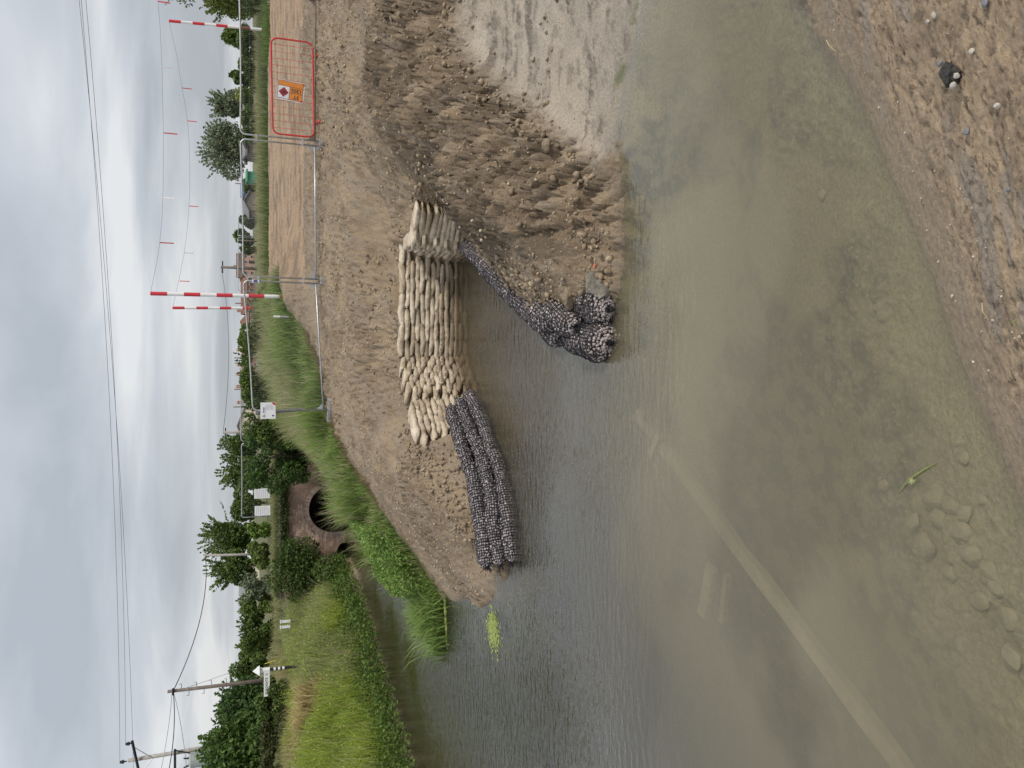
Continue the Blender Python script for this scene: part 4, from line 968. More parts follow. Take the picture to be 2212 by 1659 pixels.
# red pedestrian barrier
def barrier():
    x0, x1, y0 = 6.42, 8.82, 20.62; zb = 2.56
    rt = thing('pedestrian_barrier', (7.6, y0, zb), 'red steel pedestrian barrier standing behind the right fence panel', 'barrier')
    h = 1.03; cr_ = 0.17; P_ = []
    sl = -0.13
    def q(s, z): return Vector((x0 + (x1 - x0) * s, y0 + sl * s, zb + 0.10 + z + 0.05 * s))
    w_ = x1 - x0
    for (cx, cz, a0) in ((cr_ / w_, cr_, 180), (1 - cr_ / w_, cr_, 270), (1 - cr_ / w_, h - cr_, 0), (cr_ / w_, h - cr_, 90)):
        for k in range(7):
            a = R(a0 + 90 * k / 6); P_.append(q(cx + math.cos(a) * cr_ / w_, cz + math.sin(a) * cr_))
    m_ = MB(); m_.tube(P_, 0.024, 8, closed=True); m_.build('frame', M_red, rt, smooth=True)
    for k in range(13):
        s = (k + 0.9) / 13.8; m_ = MB(); m_.tube([q(s, 0.01), q(s, h - 0.01)], 0.005, 5); m_.build('bar', M_red, rt)
    for s in (0.16, 0.86):
        ft = MB(); b_ = q(s, 0)
        ft.tube([b_, b_ - Vector((0, 0, 0.12))], 0.028, 8)
        for dy in (-0.34, 0.34): ft.tube([b_ - Vector((0, 0, 0.05)), b_ + Vector((0.05 * (1 if dy > 0 else -1), dy, -0.145))], 0.024, 6)
        ft.build('foot', M_red, rt)
    m_ = MB(); m_.tube([q(1.0, 0.74), q(1.0, 0.74) + Vector((0.13, 0, 0)), q(1.0, 0.74) + Vector((0.13, 0, -0.02))], 0.012, 6); m_.build('hook', M_red, rt)
barrier()
c = at(628, 197, Y=20.53); rt = thing('hazard_sign', tuple(c), 'white and orange hazard sign hung sideways on the red barrier', 'sign')
ct, st2 = math.cos(R(-6)), math.sin(R(-6))
M_ = frame(c, (ct, -0.05, st2), (-st2, 0, ct))
plate(rt, 'board', M_, rect(-0.25, -0.33, 0.25, 0.33), M_paper, 0, 0.005)
plate(rt, 'black_border', M_, rect(-0.225, -0.305, 0.235, 0.32), M_ink, 0.006)
plate(rt, 'orange_strip', M_, rect(0.105, -0.295, 0.225, 0.31), M_orange, 0.009); plate(rt, 'number_panel', M_, rect(-0.215, -0.295, -0.062, 0.022), M_orange, 0.009); plate(rt, 'number_panel', M_, rect(-0.052, -0.295, 0.095, 0.022), M_orange, 0.009)
plate(rt, 'symbol_panel', M_, rect(-0.215, 0.032, 0.095, 0.31), M_paper, 0.009)
plate(rt, 'diamond', M_, [(-0.06 - 0.125, 0.17), (-0.06, 0.045), (-0.06 + 0.125, 0.17), (-0.06, 0.295)], M_darkred, 0.012)
plate(rt, 'flame', M_, [(-0.10, 0.15), (-0.10, 0.19), (-0.075, 0.20), (-0.06, 0.22), (-0.05, 0.18), (-0.02, 0.17), (-0.05, 0.15), (-0.06, 0.12), (-0.075, 0.145)], M_ink, 0.0145)
tm = Matrix.Rotation(R(90), 4, 'Z')
lettering(TX_3Y, M_ @ Matrix.Translation((-0.138, -0.15, 0.0125)) @ tm, rt, M_ink); lettering(TX_1202, M_ @ Matrix.Translation((0.022, -0.14, 0.0125)) @ tm, rt, M_ink)
plate(rt, 'red_tab', M_, [(-0.235, -0.315), (-0.16, -0.315), (-0.235, -0.24)], M_red, 0.012); plate(rt, 'red_tab', M_, [(0.24, -0.32), (0.24, -0.25), (0.17, -0.32)], M_red, 0.012)

# ---------------------------------------------------------------- overhead-line goalposts
def goalpost(label, base, top, r=0.062, bands=9, firstred=True, faded=0):
    base = Vector(base); top = Vector(top); rt = thing('goalpost_pole', tuple(base), label, 'marker pole', 'red and white banded marker poles')
    ln = (top - base).length; bh = 0.5; z = ln; k = 0
    d = (top - base).normalized()
    while z > 0:
        lo = max(0, z - bh); m_ = MB(); m_.tube([base + d * lo, base + d * z], r + (0.002 if k % 2 == 0 else 0), 12)
        m_.build('band', (M_redfade if (faded and lo < faded) else M_redpole) if k % 2 == 0 else M_white, rt, smooth=False); z = lo; k += 1
    m_ = MB(); m_.tube([top - d * 0.01, top + d * 0.02], r * 0.7, 10); m_.build('cap', M_white, rt)
    return top
g1 = goalpost('nearest tall red and white banded pole standing in the long grass', (2.98, 27.3, 2.75), at(325, 634, Y=27.3))
g2 = goalpost('farther red and white banded pole with its foot behind the hedge', (3.58, 38.0, 3.2), at(373, 665, Y=38))
g3 = goalpost('leaning red and white banded pole at the far right of the haul road', at(579, 65, Y=38), at(365, 45, Y=38), faded=1.1)
M_cord = mat('blue_grey_cord', (0.10, 0.13, 0.17), 0.7)
def cordline(label, pts_, tags, Yf, r=0.0045):
    rt = thing('warning_line', tuple(pts_[0]), label, 'tag line', 'tag lines strung between marker poles')
    m_ = MB(); m_.tube(pts_, r, 5); m_.build('cord', M_cord, rt)
    for (x, y, red, ln) in tags:
        p_ = at(x, y, Y=Yf(y)); m_ = MB(); M_ = Matrix.Rotation(random.uniform(-0.6, 0.6), 3, 'Z')
        m_.box(p_ - Vector((0, 0, ln / 2)), (0.034, 0.012, ln), M_); m_.build('tag', M_redpole if red else M_white, rt)
cl1 = [(325, 634), (340, 560), (345, 524), (350, 470), (352, 427), (353, 350), (353, 287), (351, 200), (350, 145), (346, 60), (341, 0), (335, -60), (325, -150)]
cordline('upper sagging line with red and white tags from the nearest pole', [at(x, y, Y=27.3) for x, y in cl1], [(345, 524, True, 0.42), (352, 427, False, 0.36), (353, 287, True, 0.42), (350, 145, False, 0.36), (341, 3, True, 0.36)], lambda y: 27.3)
cl2 = [(373, 665), (386, 607), (398, 546), (404, 500), (408, 445), (410, 400), (410, 348), (408, 300), (405, 262), (400, 225), (393, 190), (382, 120), (365, 45)]
cordline('lower sagging line with tags between the two farther poles', [at(x, y, Y=38) for x, y in cl2], [(388, 607, True, 0.42), (398, 546, False, 0.38), (408, 445, True, 0.40), (410, 348, False, 0.38), (405, 261, True, 0.40), (393, 190, True, 0.42)], lambda y: 38, 0.0055)
# short white marker peg in the grass
p0 = at(602, 684, Y=25.5); rt = thing('marker_peg', tuple(p0), 'short white marker peg in the long grass', 'peg'); m_ = MB(); m_.tube([p0 - Vector((0, 0, 0.3)), p0 + Vector((0, 0, 0.12))], 0.03, 8); m_.build('stem', M_grey, rt); m_ = MB(); m_.tube([p0 + Vector((0, 0, -0.03)), p0 + Vector((0, 0, 0.16))], 0.034, 8); m_.build('white_band', M_white, rt)
# ---------------------------------------------------------------- plants
def grass_field(name, label, pts2, h0, h1, c0a, c0b, c1a, c1b, wid=0.012, lean=(0.1, 0.6), zfn=None, cat='grass', strawp=0.0, straw=((0.34, 0.29, 0.16), (0.46, 0.40, 0.25)), hmul=None):
    n = len(pts2); z = gz(pts2[:, 0], pts2[:, 1]) - 0.03 if zfn is None else zfn(pts2)
    h = RNG.uniform(h0, h1, n)
    if hmul is not None: h = h * hmul
    a = cvar(n, c0a, c0b); b_ = cvar(n, c1a, c1b)
    k = RNG.random(n) < strawp; b_[k] = cvar(int(k.sum()), *straw); a[k] = 0.5 * a[k] + 0.5 * b_[k]; h[k] *= 1.25
    v_, f_, c_ = blades(np.column_stack([pts2, z]), h, RNG.uniform(0.6, 1.3, n) * wid, RNG.uniform(lean[0], lean[1], n), a, b_)
    return props(put(name, npmesh(name, v_, f_, False, c_), M_grass), label, cat, kind='stuff')
# long grass between the earth and the canal, and behind the fence
gR = sample_pts(52000, -6.5, 4.6, 17, 36, lambda X, Y: (sdf(X, Y, GRASS_R) > 0.0 + 0.25 * fbm(X * 2, Y * 2, 2, 301)) * (gz(X, Y) > 0.05) * np.clip(1.2 - 0.035 * (Y - 17), 0.25, 1))
hm = 0.4 + 1.3 * sstep(0.25, 0.75, fbm(gR[:, 0] * 1.1, gR[:, 1] * 1.1, 3, 302))
hm *= np.clip(0.45 + 0.5 * sdf(gR[:, 0], gR[:, 1], GRASS_R), 0.45, 1.0)
hm *= 1 - 0.75 * sstep(22, 26, gR[:, 1]) * sstep(-1.5, -3.0, gR[:, 0])
pk = sstep(0.45, 0.62, fbm(gR[:, 0] * 0.5 + 3, gR[:, 1] * 0.5, 3, 303)); up_ = sstep(23, 27, gR[:, 1] + 0.3 * gR[:, 0])
ka = RNG.random(len(gR)) < 0.20 + 0.55 * up_ * pk
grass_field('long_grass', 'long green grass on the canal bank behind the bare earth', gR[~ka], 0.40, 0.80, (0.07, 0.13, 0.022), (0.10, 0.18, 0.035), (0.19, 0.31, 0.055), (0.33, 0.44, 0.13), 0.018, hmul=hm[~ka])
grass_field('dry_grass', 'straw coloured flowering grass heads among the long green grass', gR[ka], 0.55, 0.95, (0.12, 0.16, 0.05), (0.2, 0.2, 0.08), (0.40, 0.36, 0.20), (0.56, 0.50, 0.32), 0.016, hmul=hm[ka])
# dead turf lip along the cut edge
lip = np.array([(p_.x, p_.y) for p_ in resample(SOIL_EDGE[2:7], 0.004)]); lip = lip + RNG.normal(0, 0.13, lip.shape)
grass_field('turf_lip', 'dead brown turf along the cut edge of the grass', lip, 0.12, 0.35, (0.12, 0.085, 0.05), (0.2, 0.15, 0.08), (0.25, 0.18, 0.09), (0.33, 0.26, 0.14), 0.01, (0.5, 1.1))
# broad leaved plants and reeds at the water
def herb_mass(name, label, cat, pts3, size, ca, cb, kind='stuff', up=0.6, parent=None, jit=0.16, aspect=0.55):
    v_, f_, c_ = leaves(pts3, size, cvar(len(pts3), ca, cb, jit=jit), up, aspect)
    o_ = put(name, npmesh(name, v_, f_, False, c_), M_leaf, parent)
    return props(o_, label, cat, kind=kind) if parent is None else o_
q = sample_pts(14000, -6, -3, 17.2, 23, lambda X, Y: (sdf(X, Y, GRASS_R) > 0.15) * (gz(X, Y) > 0.0) * (X < -0.62 * (23 - Y) * 0 - 3.3 - 0.1 * (Y - 17) + 0.0))
z = gz(q[:, 0], q[:, 1]); hh = (0.35 + 0.5 * fbm(q[:, 0] * 1.5, q[:, 1] * 1.5, 3, 310))
herb_mass('bank_herbs', 'broad leaved green herbs above the reeds on the canal edge', 'herbs', np.column_stack([q, z + hh * RNG.random(len(q)) ** 0.6]), RNG.uniform(0.05, 0.10, len(q)), (0.09, 0.16, 0.03), (0.20, 0.29, 0.07))
def reed(label, c, n, rad, h, seed):
    rng = np.random.default_rng(seed); p_ = np.column_stack([rng.normal(c[0], rad[0], n), rng.normal(c[1], rad[1], n)])
    v_, f_, c_ = blades(np.column_stack([p_, np.full(n, -0.05)]), rng.uniform(0.5, 1, n) * h, rng.uniform(0.018, 0.032, n), rng.uniform(0.2, 0.9, n), cvar(n, (0.08, 0.13, 0.025), (0.11, 0.17, 0.035), rng), cvar(n, (0.19, 0.30, 0.06), (0.32, 0.42, 0.14), rng), rng, 0.7)
    rt = thing('reed_clump', (c[0], c[1], 0), label, 'reeds', 'reeds at the canal edge')
    put('leaves', npmesh('leaves', v_, f_, False, c_), M_grass, rt)
reed('large clump of bright green reeds at the end of the grassy bank', (-5.35, 18.25), 1100, (0.38, 0.5), 0.95, 1)
reed('small separate clump of reeds standing out in the water', (-5.95, 17.45), 260, (0.20, 0.16), 0.6, 2)
reed('reeds between the large clump and the mud spit', (-4.75, 17.75), 380, (0.25, 0.25), 0.6, 3)
# far grass strip beyond the haul road
gF = sample_pts(15000, 3.4, 27, 40.9, 47, lambda X, Y: np.clip(1.15 - 0.12 * (Y - 40.9), 0.1, 1))
grass_field('field_grass', 'tall grass strip with pale heads beyond the haul road', gF, 0.45, 0.85, (0.07, 0.14, 0.02), (0.11, 0.19, 0.03), (0.17, 0.25, 0.06), (0.33, 0.33, 0.15), 0.03, strawp=0.35)
gF = sample_pts(2500, 15.5, 24, 36.8, 40.8, lambda X, Y: sstep(0.4, 0.6, fbm(X * 0.6, Y * 0.6, 3, 320)))
grass_field('verge_grass', 'green grass spilling onto the right edge of the haul road', gF, 0.2, 0.5, (0.06, 0.12, 0.02), (0.09, 0.15, 0.03), (0.12, 0.22, 0.04), (0.2, 0.26, 0.08), 0.03)
# far-left bank of the canal
LB = np.array(LBANK)
def lpt(n, d0, d1, y0=14, y1=38):
    Y = RNG.uniform(y0, y1, n); X = np.interp(Y, LB[:, 1], LB[:, 0]) - RNG.uniform(d0, d1, n); return np.column_stack([X, Y])
q = lpt(15000, -0.45, 0.45); z = gz(q[:, 0], q[:, 1]); hh = 0.45 + 0.5 * fbm(q[:, 0], q[:, 1] * 1.2, 3, 330)
herb_mass('waterside_herbs', 'dark green leafy herbs overhanging the water on the far left bank', 'herbs', np.column_stack([q, np.maximum(z, 0.02) + hh * RNG.random(len(q)) ** 0.7]), RNG.uniform(0.06, 0.14, len(q)), (0.04, 0.075, 0.013), (0.12, 0.18, 0.035))
q = lpt(46000, 0.15, 4.6); z = gz(q[:, 0], q[:, 1]); hh = 0.25 + 1.15 * sstep(0.25, 0.75, fbm(q[:, 0] * 0.7, q[:, 1] * 0.5, 3, 332))
fl = fbm(q[:, 0] * 0.45, q[:, 1] * 0.30, 3, 331) + 0.22 * RNG.normal(size=len(q)); k = fl > 0.55
P3 = np.column_stack([q, z + hh * RNG.random(len(q)) ** 0.6])
herb_mass('flowering_herbs', 'yellow green flowering herbs covering the far left bank', 'herbs', P3[k], RNG.uniform(0.04, 0.08, int(k.sum())), (0.24, 0.32, 0.035), (0.44, 0.48, 0.07), aspect=0.4)
herb_mass('bank_undergrowth', 'mid green herbs among the yellow flowering herbs of the far left bank', 'herbs', P3[~k], RNG.uniform(0.05, 0.10, int((~k).sum())), (0.10, 0.17, 0.025), (0.24, 0.33, 0.07), aspect=0.35)
q = lpt(44000, 0.25, 4.9); hmq = 0.45 + 1.0 * sstep(0.25, 0.75, fbm(q[:, 0] * 0.7, q[:, 1] * 0.5, 3, 332)); ly_ = fbm(q[:, 0] * 0.6, q[:, 1] * 0.4, 3, 334)
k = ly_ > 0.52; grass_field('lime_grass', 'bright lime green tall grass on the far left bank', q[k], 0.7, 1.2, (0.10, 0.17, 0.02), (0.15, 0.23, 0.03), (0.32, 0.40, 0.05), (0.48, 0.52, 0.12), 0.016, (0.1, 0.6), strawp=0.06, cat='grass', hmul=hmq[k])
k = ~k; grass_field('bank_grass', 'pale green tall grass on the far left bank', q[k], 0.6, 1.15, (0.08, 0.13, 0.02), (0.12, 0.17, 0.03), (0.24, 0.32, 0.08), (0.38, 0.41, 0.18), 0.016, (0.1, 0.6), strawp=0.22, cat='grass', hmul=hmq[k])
q = np.column_stack([RNG.uniform(-26, -2.5, 9000), RNG.uniform(38.5, 47, 9000)]); grass_field('road_verge_grass', 'straw and green grass along the road beyond the bridge', q, 0.3, 0.75, (0.08, 0.11, 0.03), (0.13, 0.14, 0.05), (0.25, 0.26, 0.10), (0.42, 0.37, 0.2), 0.03, (0.2, 0.7))
q = lpt(9000, 4.2, 5.6); grass_field('verge_straw', 'dry straw grass along the top of the far left bank', q, 0.6, 1.1, (0.13, 0.15, 0.05), (0.2, 0.19, 0.08), (0.30, 0.27, 0.14), (0.46, 0.38, 0.2), 0.03, (0.1, 0.5))
def tussock(label, c, n, rad, h, seed):
    rng = np.random.default_rng(seed); p_ = np.column_stack([rng.normal(c[0], rad, n), rng.normal(c[1], rad, n)])
    v_, f_, c_ = blades(np.column_stack([p_, np.full(n, c[2])]), rng.uniform(0.6, 1, n) * h, rng.uniform(0.02, 0.04, n), rng.uniform(0.2, 1.0, n), cvar(n, (0.25, 0.21, 0.09), (0.32, 0.27, 0.13), rng), cvar(n, (0.48, 0.36, 0.13), (0.58, 0.48, 0.27), rng), rng, 0.7)
    rt = thing('grass_tussock', c, label, 'tussock', 'dry tussocks on the left bank'); put('leaves', npmesh('leaves', v_, f_, False, c_), M_grass, rt)
def ground_hit(x, y):
    """where the sight line meets the ground"""
    d = ray(x, y); t_ = 1.0; o_ = Vector((0, 0, CAM_H))
    for k in range(3000):
        p_ = o_ + d * t_
        if p_.z < float(gz(p_.x, p_.y)): break
        t_ += 0.02
    return p_
c = ground_hit(700, 1512); tussock('large straw yellow grass tussock on the far left bank', (c.x, c.y, c.z + 0.1), 420, 0.28, 1.35, 5)
c = ground_hit(680, 1575); tussock('pinkish straw grass tussock nearest the left frame edge', (c.x, c.y, c.z + 0.1), 260, 0.3, 1.1, 6)
c = ground_hit(716, 1492); tussock('small pale grass tussock below the large straw one', (c.x, c.y, c.z + 0.1), 250, 0.22, 0.9, 7)

# ---- woody plants
def crown_pts(c, rad, n, rng, shell=0.55, lumps=9, lump_r=0.42, flat_base=0.3, boxy=False):
    """leaf positions through a lumpy crown"""
    cen = rng.normal(size=(lumps, 3)); cen /= np.linalg.norm(cen, axis=1, keepdims=True); cen *= rng.uniform(0.35, 0.75, (lumps, 1))
    if boxy:
        cen = rng.uniform(-1, 1, (lumps, 3)) * np.array([0.85, 0.6, 0.72]); lump_r *= 0.62
    lr_ = lump_r * rng.uniform(0.7, 1.25, lumps); w_ = lr_ ** 2; k = rng.choice(lumps, n, p=w_ / w_.sum())
    d = rng.normal(size=(n, 3)); d /= np.linalg.norm(d, axis=1, keepdims=True); r = rng.random(n) ** (1 / 3.0) * shell + (1 - shell) * (0.75 + 0.4 * rng.random(n))
    p_ = cen[k] + d * (r * lr_[k])[:, None]
    p_[:, 2] = np.maximum(p_[:, 2], -0.9 + flat_base * rng.random(n))
    return np.array(c)[None] + p_ * np.array(rad)[None]
def sprays(c, rad, n, rng, ln=0.5, per=26, up=0.8, spread=0.05):
    """leafy shoots sticking out of a crown"""
    o_ = []
    for _ in range(n):
        d = rng.normal(size=3); d[2] = abs(d[2]) + up; d /= np.linalg.norm(d)
        s0 = np.array(c) + d * np.array(rad) * rng.uniform(0.75, 0.95); t_ = np.linspace(0, 1, per)[:, None]
        o_.append(s0 + d * ln * rng.uniform(0.5, 1.2) * t_ + rng.normal(0, spread, (per, 3)) * (1.1 - t_))
    return np.concatenate(o_)
def tree(name, label, cat, px, Y, ca, cb, n=2500, leaf=0.25, lumps=10, base_px=None, group=None, spray=0, spray_len=1.0, lump_r=0.45, trunk=True, depth=None, up=0.4, seed=None, twiggy=0, aspect=0.6, boxy=False):
    """px = (top x, bottom x, right-hand y, left-hand y) of the crown as surveyed on the photo at distance Y"""
    seed = seed if seed is not None else int(px[0] * 7 + px[2] * 13); rng = np.random.default_rng(seed)
    tx, bx_, ya, yb = px; ym = (ya + yb) / 2
    T = at(tx, ym, Y=Y); B = at(bx_, ym, Y=Y); rx = abs(at((tx + bx_) / 2, ya, Y=Y).x - at((tx + bx_) / 2, yb, Y=Y).x) / 2; rz = (T.z - B.z) / 2
    c = (T.x, Y, (T.z + B.z) / 2); g0 = float(gz(min(max(T.x, -35), 39), min(Y, 57))) if Y < 57 else 3.0
    rad = (rx, depth or min(rx, 2.5), rz)
    rt = thing(name, (T.x, Y, min(g0, B.z)), label, cat, group)
    p_ = crown_pts(c, rad, n, rng, lumps=lumps, lump_r=lump_r, boxy=boxy or name == 'hedge_bush')
    if spray: p_ = np.concatenate([p_, sprays(c, np.array(rad) * 0.8, spray, rng, spray_len, 22, 0.8, leaf * 0.35)])
    v_, f_, c_ = leaves(p_, rng.uniform(0.65, 1.25, len(p_)) * leaf, cvar(len(p_), ca, cb, rng, 0.2), up, aspect, rng)
    put('crown', npmesh('crown', v_, f_, False, c_), M_leaf, rt)
    if trunk:
        m_ = MB(); b0 = Vector((T.x, Y, g0 - 0.2)); m_.tube([b0, b0.lerp(Vector(c), 0.5) + Vector((0.05, 0, 0)), Vector(c) + Vector((0, 0, rz * 0.3))], [0.05 * rz + 0.05, 0.04 * rz + 0.04, 0.02 * rz + 0.01], 7)
        for k in range(5 + twiggy):
            a = rng.uniform(0, 6.28); s = rng.uniform(0.1, 0.9); o0 = b0.lerp(Vector(c), 0.4 + 0.5 * s)
            m_.tube([o0, o0.lerp(Vector((c[0] + math.cos(a) * rx * 0.8, c[1] + math.sin(a) * rad[1] * 0.8, c[2] + rz * rng.uniform(0.1, 0.9))), 0.5) + Vector((0, 0, rz * 0.1)), Vector((c[0] + math.cos(a) * rx * 0.85, c[1] + math.sin(a) * rad[1] * 0.8, c[2] + rz * rng.uniform(0.2, 0.95)))], [0.02 * rz + 0.02, 0.012 * rz + 0.012, 0.006], 5)
        m_.build('trunk', M_bark, rt)
    return rt
DK = ((0.045, 0.078, 0.018), (0.125, 0.175, 0.045)); MDG = ((0.07, 0.11, 0.025), (0.17, 0.22, 0.06)); LT = ((0.09, 0.155, 0.025), (0.16, 0.23, 0.05)); OL = ((0.075, 0.10, 0.035), (0.15, 0.175, 0.07)); GY = ((0.13, 0.16, 0.095), (0.23, 0.26, 0.165)); YL = ((0.19, 0.22, 0.035), (0.29, 0.30, 0.07))
# hedge along the right bank, four bushes run together
tree('hedge_bush', 'dark green bush in the hedge behind the nearest banded pole', 'bush', (538, 625, 610, 755), 34.0, *DK, n=6500, leaf=0.13, lumps=22, lump_r=0.42, group='hedge on the canal bank', depth=1.2, spray=20, spray_len=0.3)
tree('hedge_bush', 'pale topped hawthorn bush behind the left fence panel', 'bush', (514, 640, 700, 870), 34.3, MDG[0], (0.11, 0.15, 0.03), n=9500, leaf=0.13, lumps=26, lump_r=0.42, group='hedge on the canal bank', depth=1.3, spray=60, spray_len=0.5)
tree('hedge_bush', 'dense dark bush behind the white warning notice', 'bush', (520, 665, 812, 965), 34.6, *DK, n=9500, leaf=0.13, lumps=26, lump_r=0.42, group='hedge on the canal bank', depth=1.3, spray=20, spray_len=0.3)
tree('hedge_bush', 'big rounded dark bush hanging over the right end of the brick bridge', 'bush', (526, 690, 920, 1060), 35.2, DK[0], (0.06, 0.115, 0.025), n=13000, leaf=0.13, lumps=34, lump_r=0.42, group='hedge on the canal bank', depth=1.3)
tree('ivy', 'ivy covering the left wing of the brick bridge', 'ivy', (586, 705, 1155, 1325), 36.2, DK[0], (0.09, 0.13, 0.03), n=9000, leaf=0.12, lumps=22, trunk=False, depth=0.7)
tree('bush', 'low dark bush at the waterline left of the small arch', 'bush', (665, 775, 1200, 1275), 34.6, *DK, n=3500, leaf=0.12, lumps=14, trunk=False, depth=0.8)
tree('bush', 'green bush growing inside the foot of the large arch', 'bush', (690, 755, 1035, 1085), 35.6, *MDG, n=2200, leaf=0.12, lumps=12, trunk=False, depth=0.6)
# right of the picture
tree('willow_bush', 'bushy green willow at the right frame edge', 'tree', (446, 560, -60, 34), 46, (0.09, 0.115, 0.028), (0.17, 0.20, 0.05), n=9000, leaf=0.17, lumps=16, spray=60, spray_len=0.8, depth=2.5, lump_r=0.5)
tree('shrub', 'grassy green shrub below the willow at the right frame edge', 'shrub', (520, 592, -60, 30), 42, (0.05, 0.085, 0.02), (0.10, 0.15, 0.035), n=4000, leaf=0.16, lumps=12, depth=1.2, trunk=False)
tree('tree', 'overhanging dark leafy tree reaching in at the right frame edge', 'tree', (360, 470, -160, 14), 40, *OL, n=2600, leaf=0.16, lumps=14, spray=30, spray_len=1.0, depth=2.0)
tree('tree', 'mid green round tree behind the leaning banded pole', 'tree', (474, 545, 52, 104), 64, *MDG, n=3200, leaf=0.3, lumps=12, group='far trees')
for k, (a, b_, t_, lab) in enumerate(((62, 150, 502, 'dark clipped hedge bush just left of the leaning pole'), (140, 196, 504, 'dark hedge bush with a small tree top behind it'), (205, 300, 520, 'dark hedge bush behind the long grey shed'))):
    tree('hedge_bush', lab, 'bush', (t_, 560, a - 6, b_ + 6), 60, *DK, n=2400, leaf=0.3, lumps=14, group='dark hedge beyond the grass strip', trunk=False, lump_r=0.5)
tree('tree', 'small dark tree top above the far hedge', 'tree', (491, 530, 150, 172), 90, *DK, n=900, leaf=0.4, lumps=7, group='far trees')
tree('shrub', 'round yellow green shrub in front of the dark hedge', 'shrub', (508, 548, 184, 216), 66, *YL, n=1800, leaf=0.25, lumps=9)
tree('willow_tree', 'grey green willow, the right and lower of the pair', 'tree', (462, 540, 194, 256), 80, *GY, n=4200, leaf=0.3, lumps=13, spray=40, spray_len=1.2, twiggy=8, group='pair of grey willows')
tree('willow_tree', 'tallest grey green willow with bare twiggy outline', 'tree', (446, 545, 258, 376), 80, *GY, n=5200, leaf=0.3, lumps=16, spray=60, spray_len=1.5, twiggy=14, group='pair of grey willows', lump_r=0.48)
for a, b_, t_, lab in ((452, 492, 520, 'dark low tree left of the grey gabled barn'), (494, 532, 505, 'dark round tree beside the thin far post'), (375, 420, 524, 'low trees behind the green container'), (528, 548, 522, 'low dark bushes right of the orange house')):
    tree('tree', lab, 'tree', (t_, 556, a, b_), 170, *DK, n=1500, leaf=0.8, lumps=9, group='far trees', trunk=False)
# centre and left
tree('tree', 'round green tree above the brick house roofs', 'tree', (510, 548, 708, 756), 120, *MDG, n=1800, leaf=0.5, lumps=9, group='far trees')
tree('tree', 'dark jagged tree left of the white gabled barn', 'tree', (490, 560, 925, 1005), 75, *DK, n=3000, leaf=0.3, lumps=11, spray=30, spray_len=1.2, group='trees behind the bridge')
tree('tree', 'dark pointed tree behind the bridge fence', 'tree', (488, 560, 985, 1058), 70, *DK, n=2600, leaf=0.3, lumps=10, spray=25, spray_len=1.2, group='trees behind the bridge')
tree('tree', 'low dark bush filling the gap behind the right notice', 'bush', (515, 575, 1020, 1064), 64, *DK, n=2600, leaf=0.26, lumps=12, group='trees behind the bridge', trunk=False)
tree('tree', 'olive rounded bush tree behind the two white notices', 'tree', (500, 572, 1050, 1130), 62, MDG[0], (0.11, 0.14, 0.04), n=4200, leaf=0.26, lumps=13, group='trees behind the bridge')
tree('tree', 'tall dark tree with pointed shoots right of the telegraph pole', 'tree', (455, 560, 1120, 1205), 60, *DK, n=5000, leaf=0.24, lumps=13, spray=60, spray_len=1.6, group='trees behind the bridge', lump_r=0.4)
tree('tree', 'dark tree with pointed shoots left of the telegraph pole', 'tree', (470, 575, 1185, 1270), 58, *DK, n=5000, leaf=0.24, lumps=13, spray=60, spray_len=1.4, group='trees behind the bridge', lump_r=0.4)
tree('shrub', 'lime green shrub at the end of the bridge fence', 'shrub', (535, 592, 1122, 1170), 46, *LT, n=2600, leaf=0.2, lumps=10, spray=12, spray_len=0.4)
tree('shrub', 'lime green shrub at the foot of the telegraph pole', 'shrub', (533, 592, 1172, 1232), 46.5, (0.09, 0.13, 0.03), (0.17, 0.21, 0.06), n=3000, leaf=0.2, lumps=10)
for a, b_, t_, c_, lab in ((1235, 1300, 522, GY, 'greyish bush in the row behind the left bank'), (1280, 1345, 516, MDG, 'mid green bush in the row behind the left bank'), (1325, 1390, 522, DK, 'dark bush above the white gate posts'), (1370, 1432, 515, MDG, 'bush with upright shoots right of the round tree')):
    tree('hedge_bush', lab, 'bush', (t_, 604, a, b_), 52, *c_, n=4200, leaf=0.2, lumps=15, spray=24, spray_len=0.6, group='bushes behind the left bank', trunk=False)
tree('tree', 'round dark tree right of the leaning telegraph pole', 'tree', (500, 585, 1412, 1476), 56, *DK, n=4200, leaf=0.22, lumps=12, group='trees behind the left bank')
tree('tree', 'large dark leafy tree behind the signpost', 'tree', (470, 600, 1470, 1580), 44, (0.035, 0.07, 0.02), (0.08, 0.14, 0.04), n=8500, leaf=0.21, lumps=18, spray=40, spray_len=0.8, group='trees behind the left bank')
tree('tree', 'large green leafy tree under the transformer pole', 'tree', (448, 600, 1545, 1720), 36, (0.045, 0.085, 0.018), (0.10, 0.165, 0.04), n=12000, leaf=0.21, lumps=22, spray=50, spray_len=0.9, group='trees behind the left bank')
tree('hedge_bush', 'dark hedge beneath the signpost arm', 'bush', (552, 640, 1470, 1580), 31.5, *DK, n=9000, leaf=0.12, lumps=24, group='hedge behind the left bank', depth=1.0, trunk=False)
tree('hedge_bush', 'dark brown green hedge at the left frame edge', 'bush', (556, 645, 1560, 1700), 30.5, (0.035, 0.05, 0.015), (0.085, 0.095, 0.03), n=10000, leaf=0.12, lumps=24, group='hedge behind the left bank', depth=1.0, trunk=False)

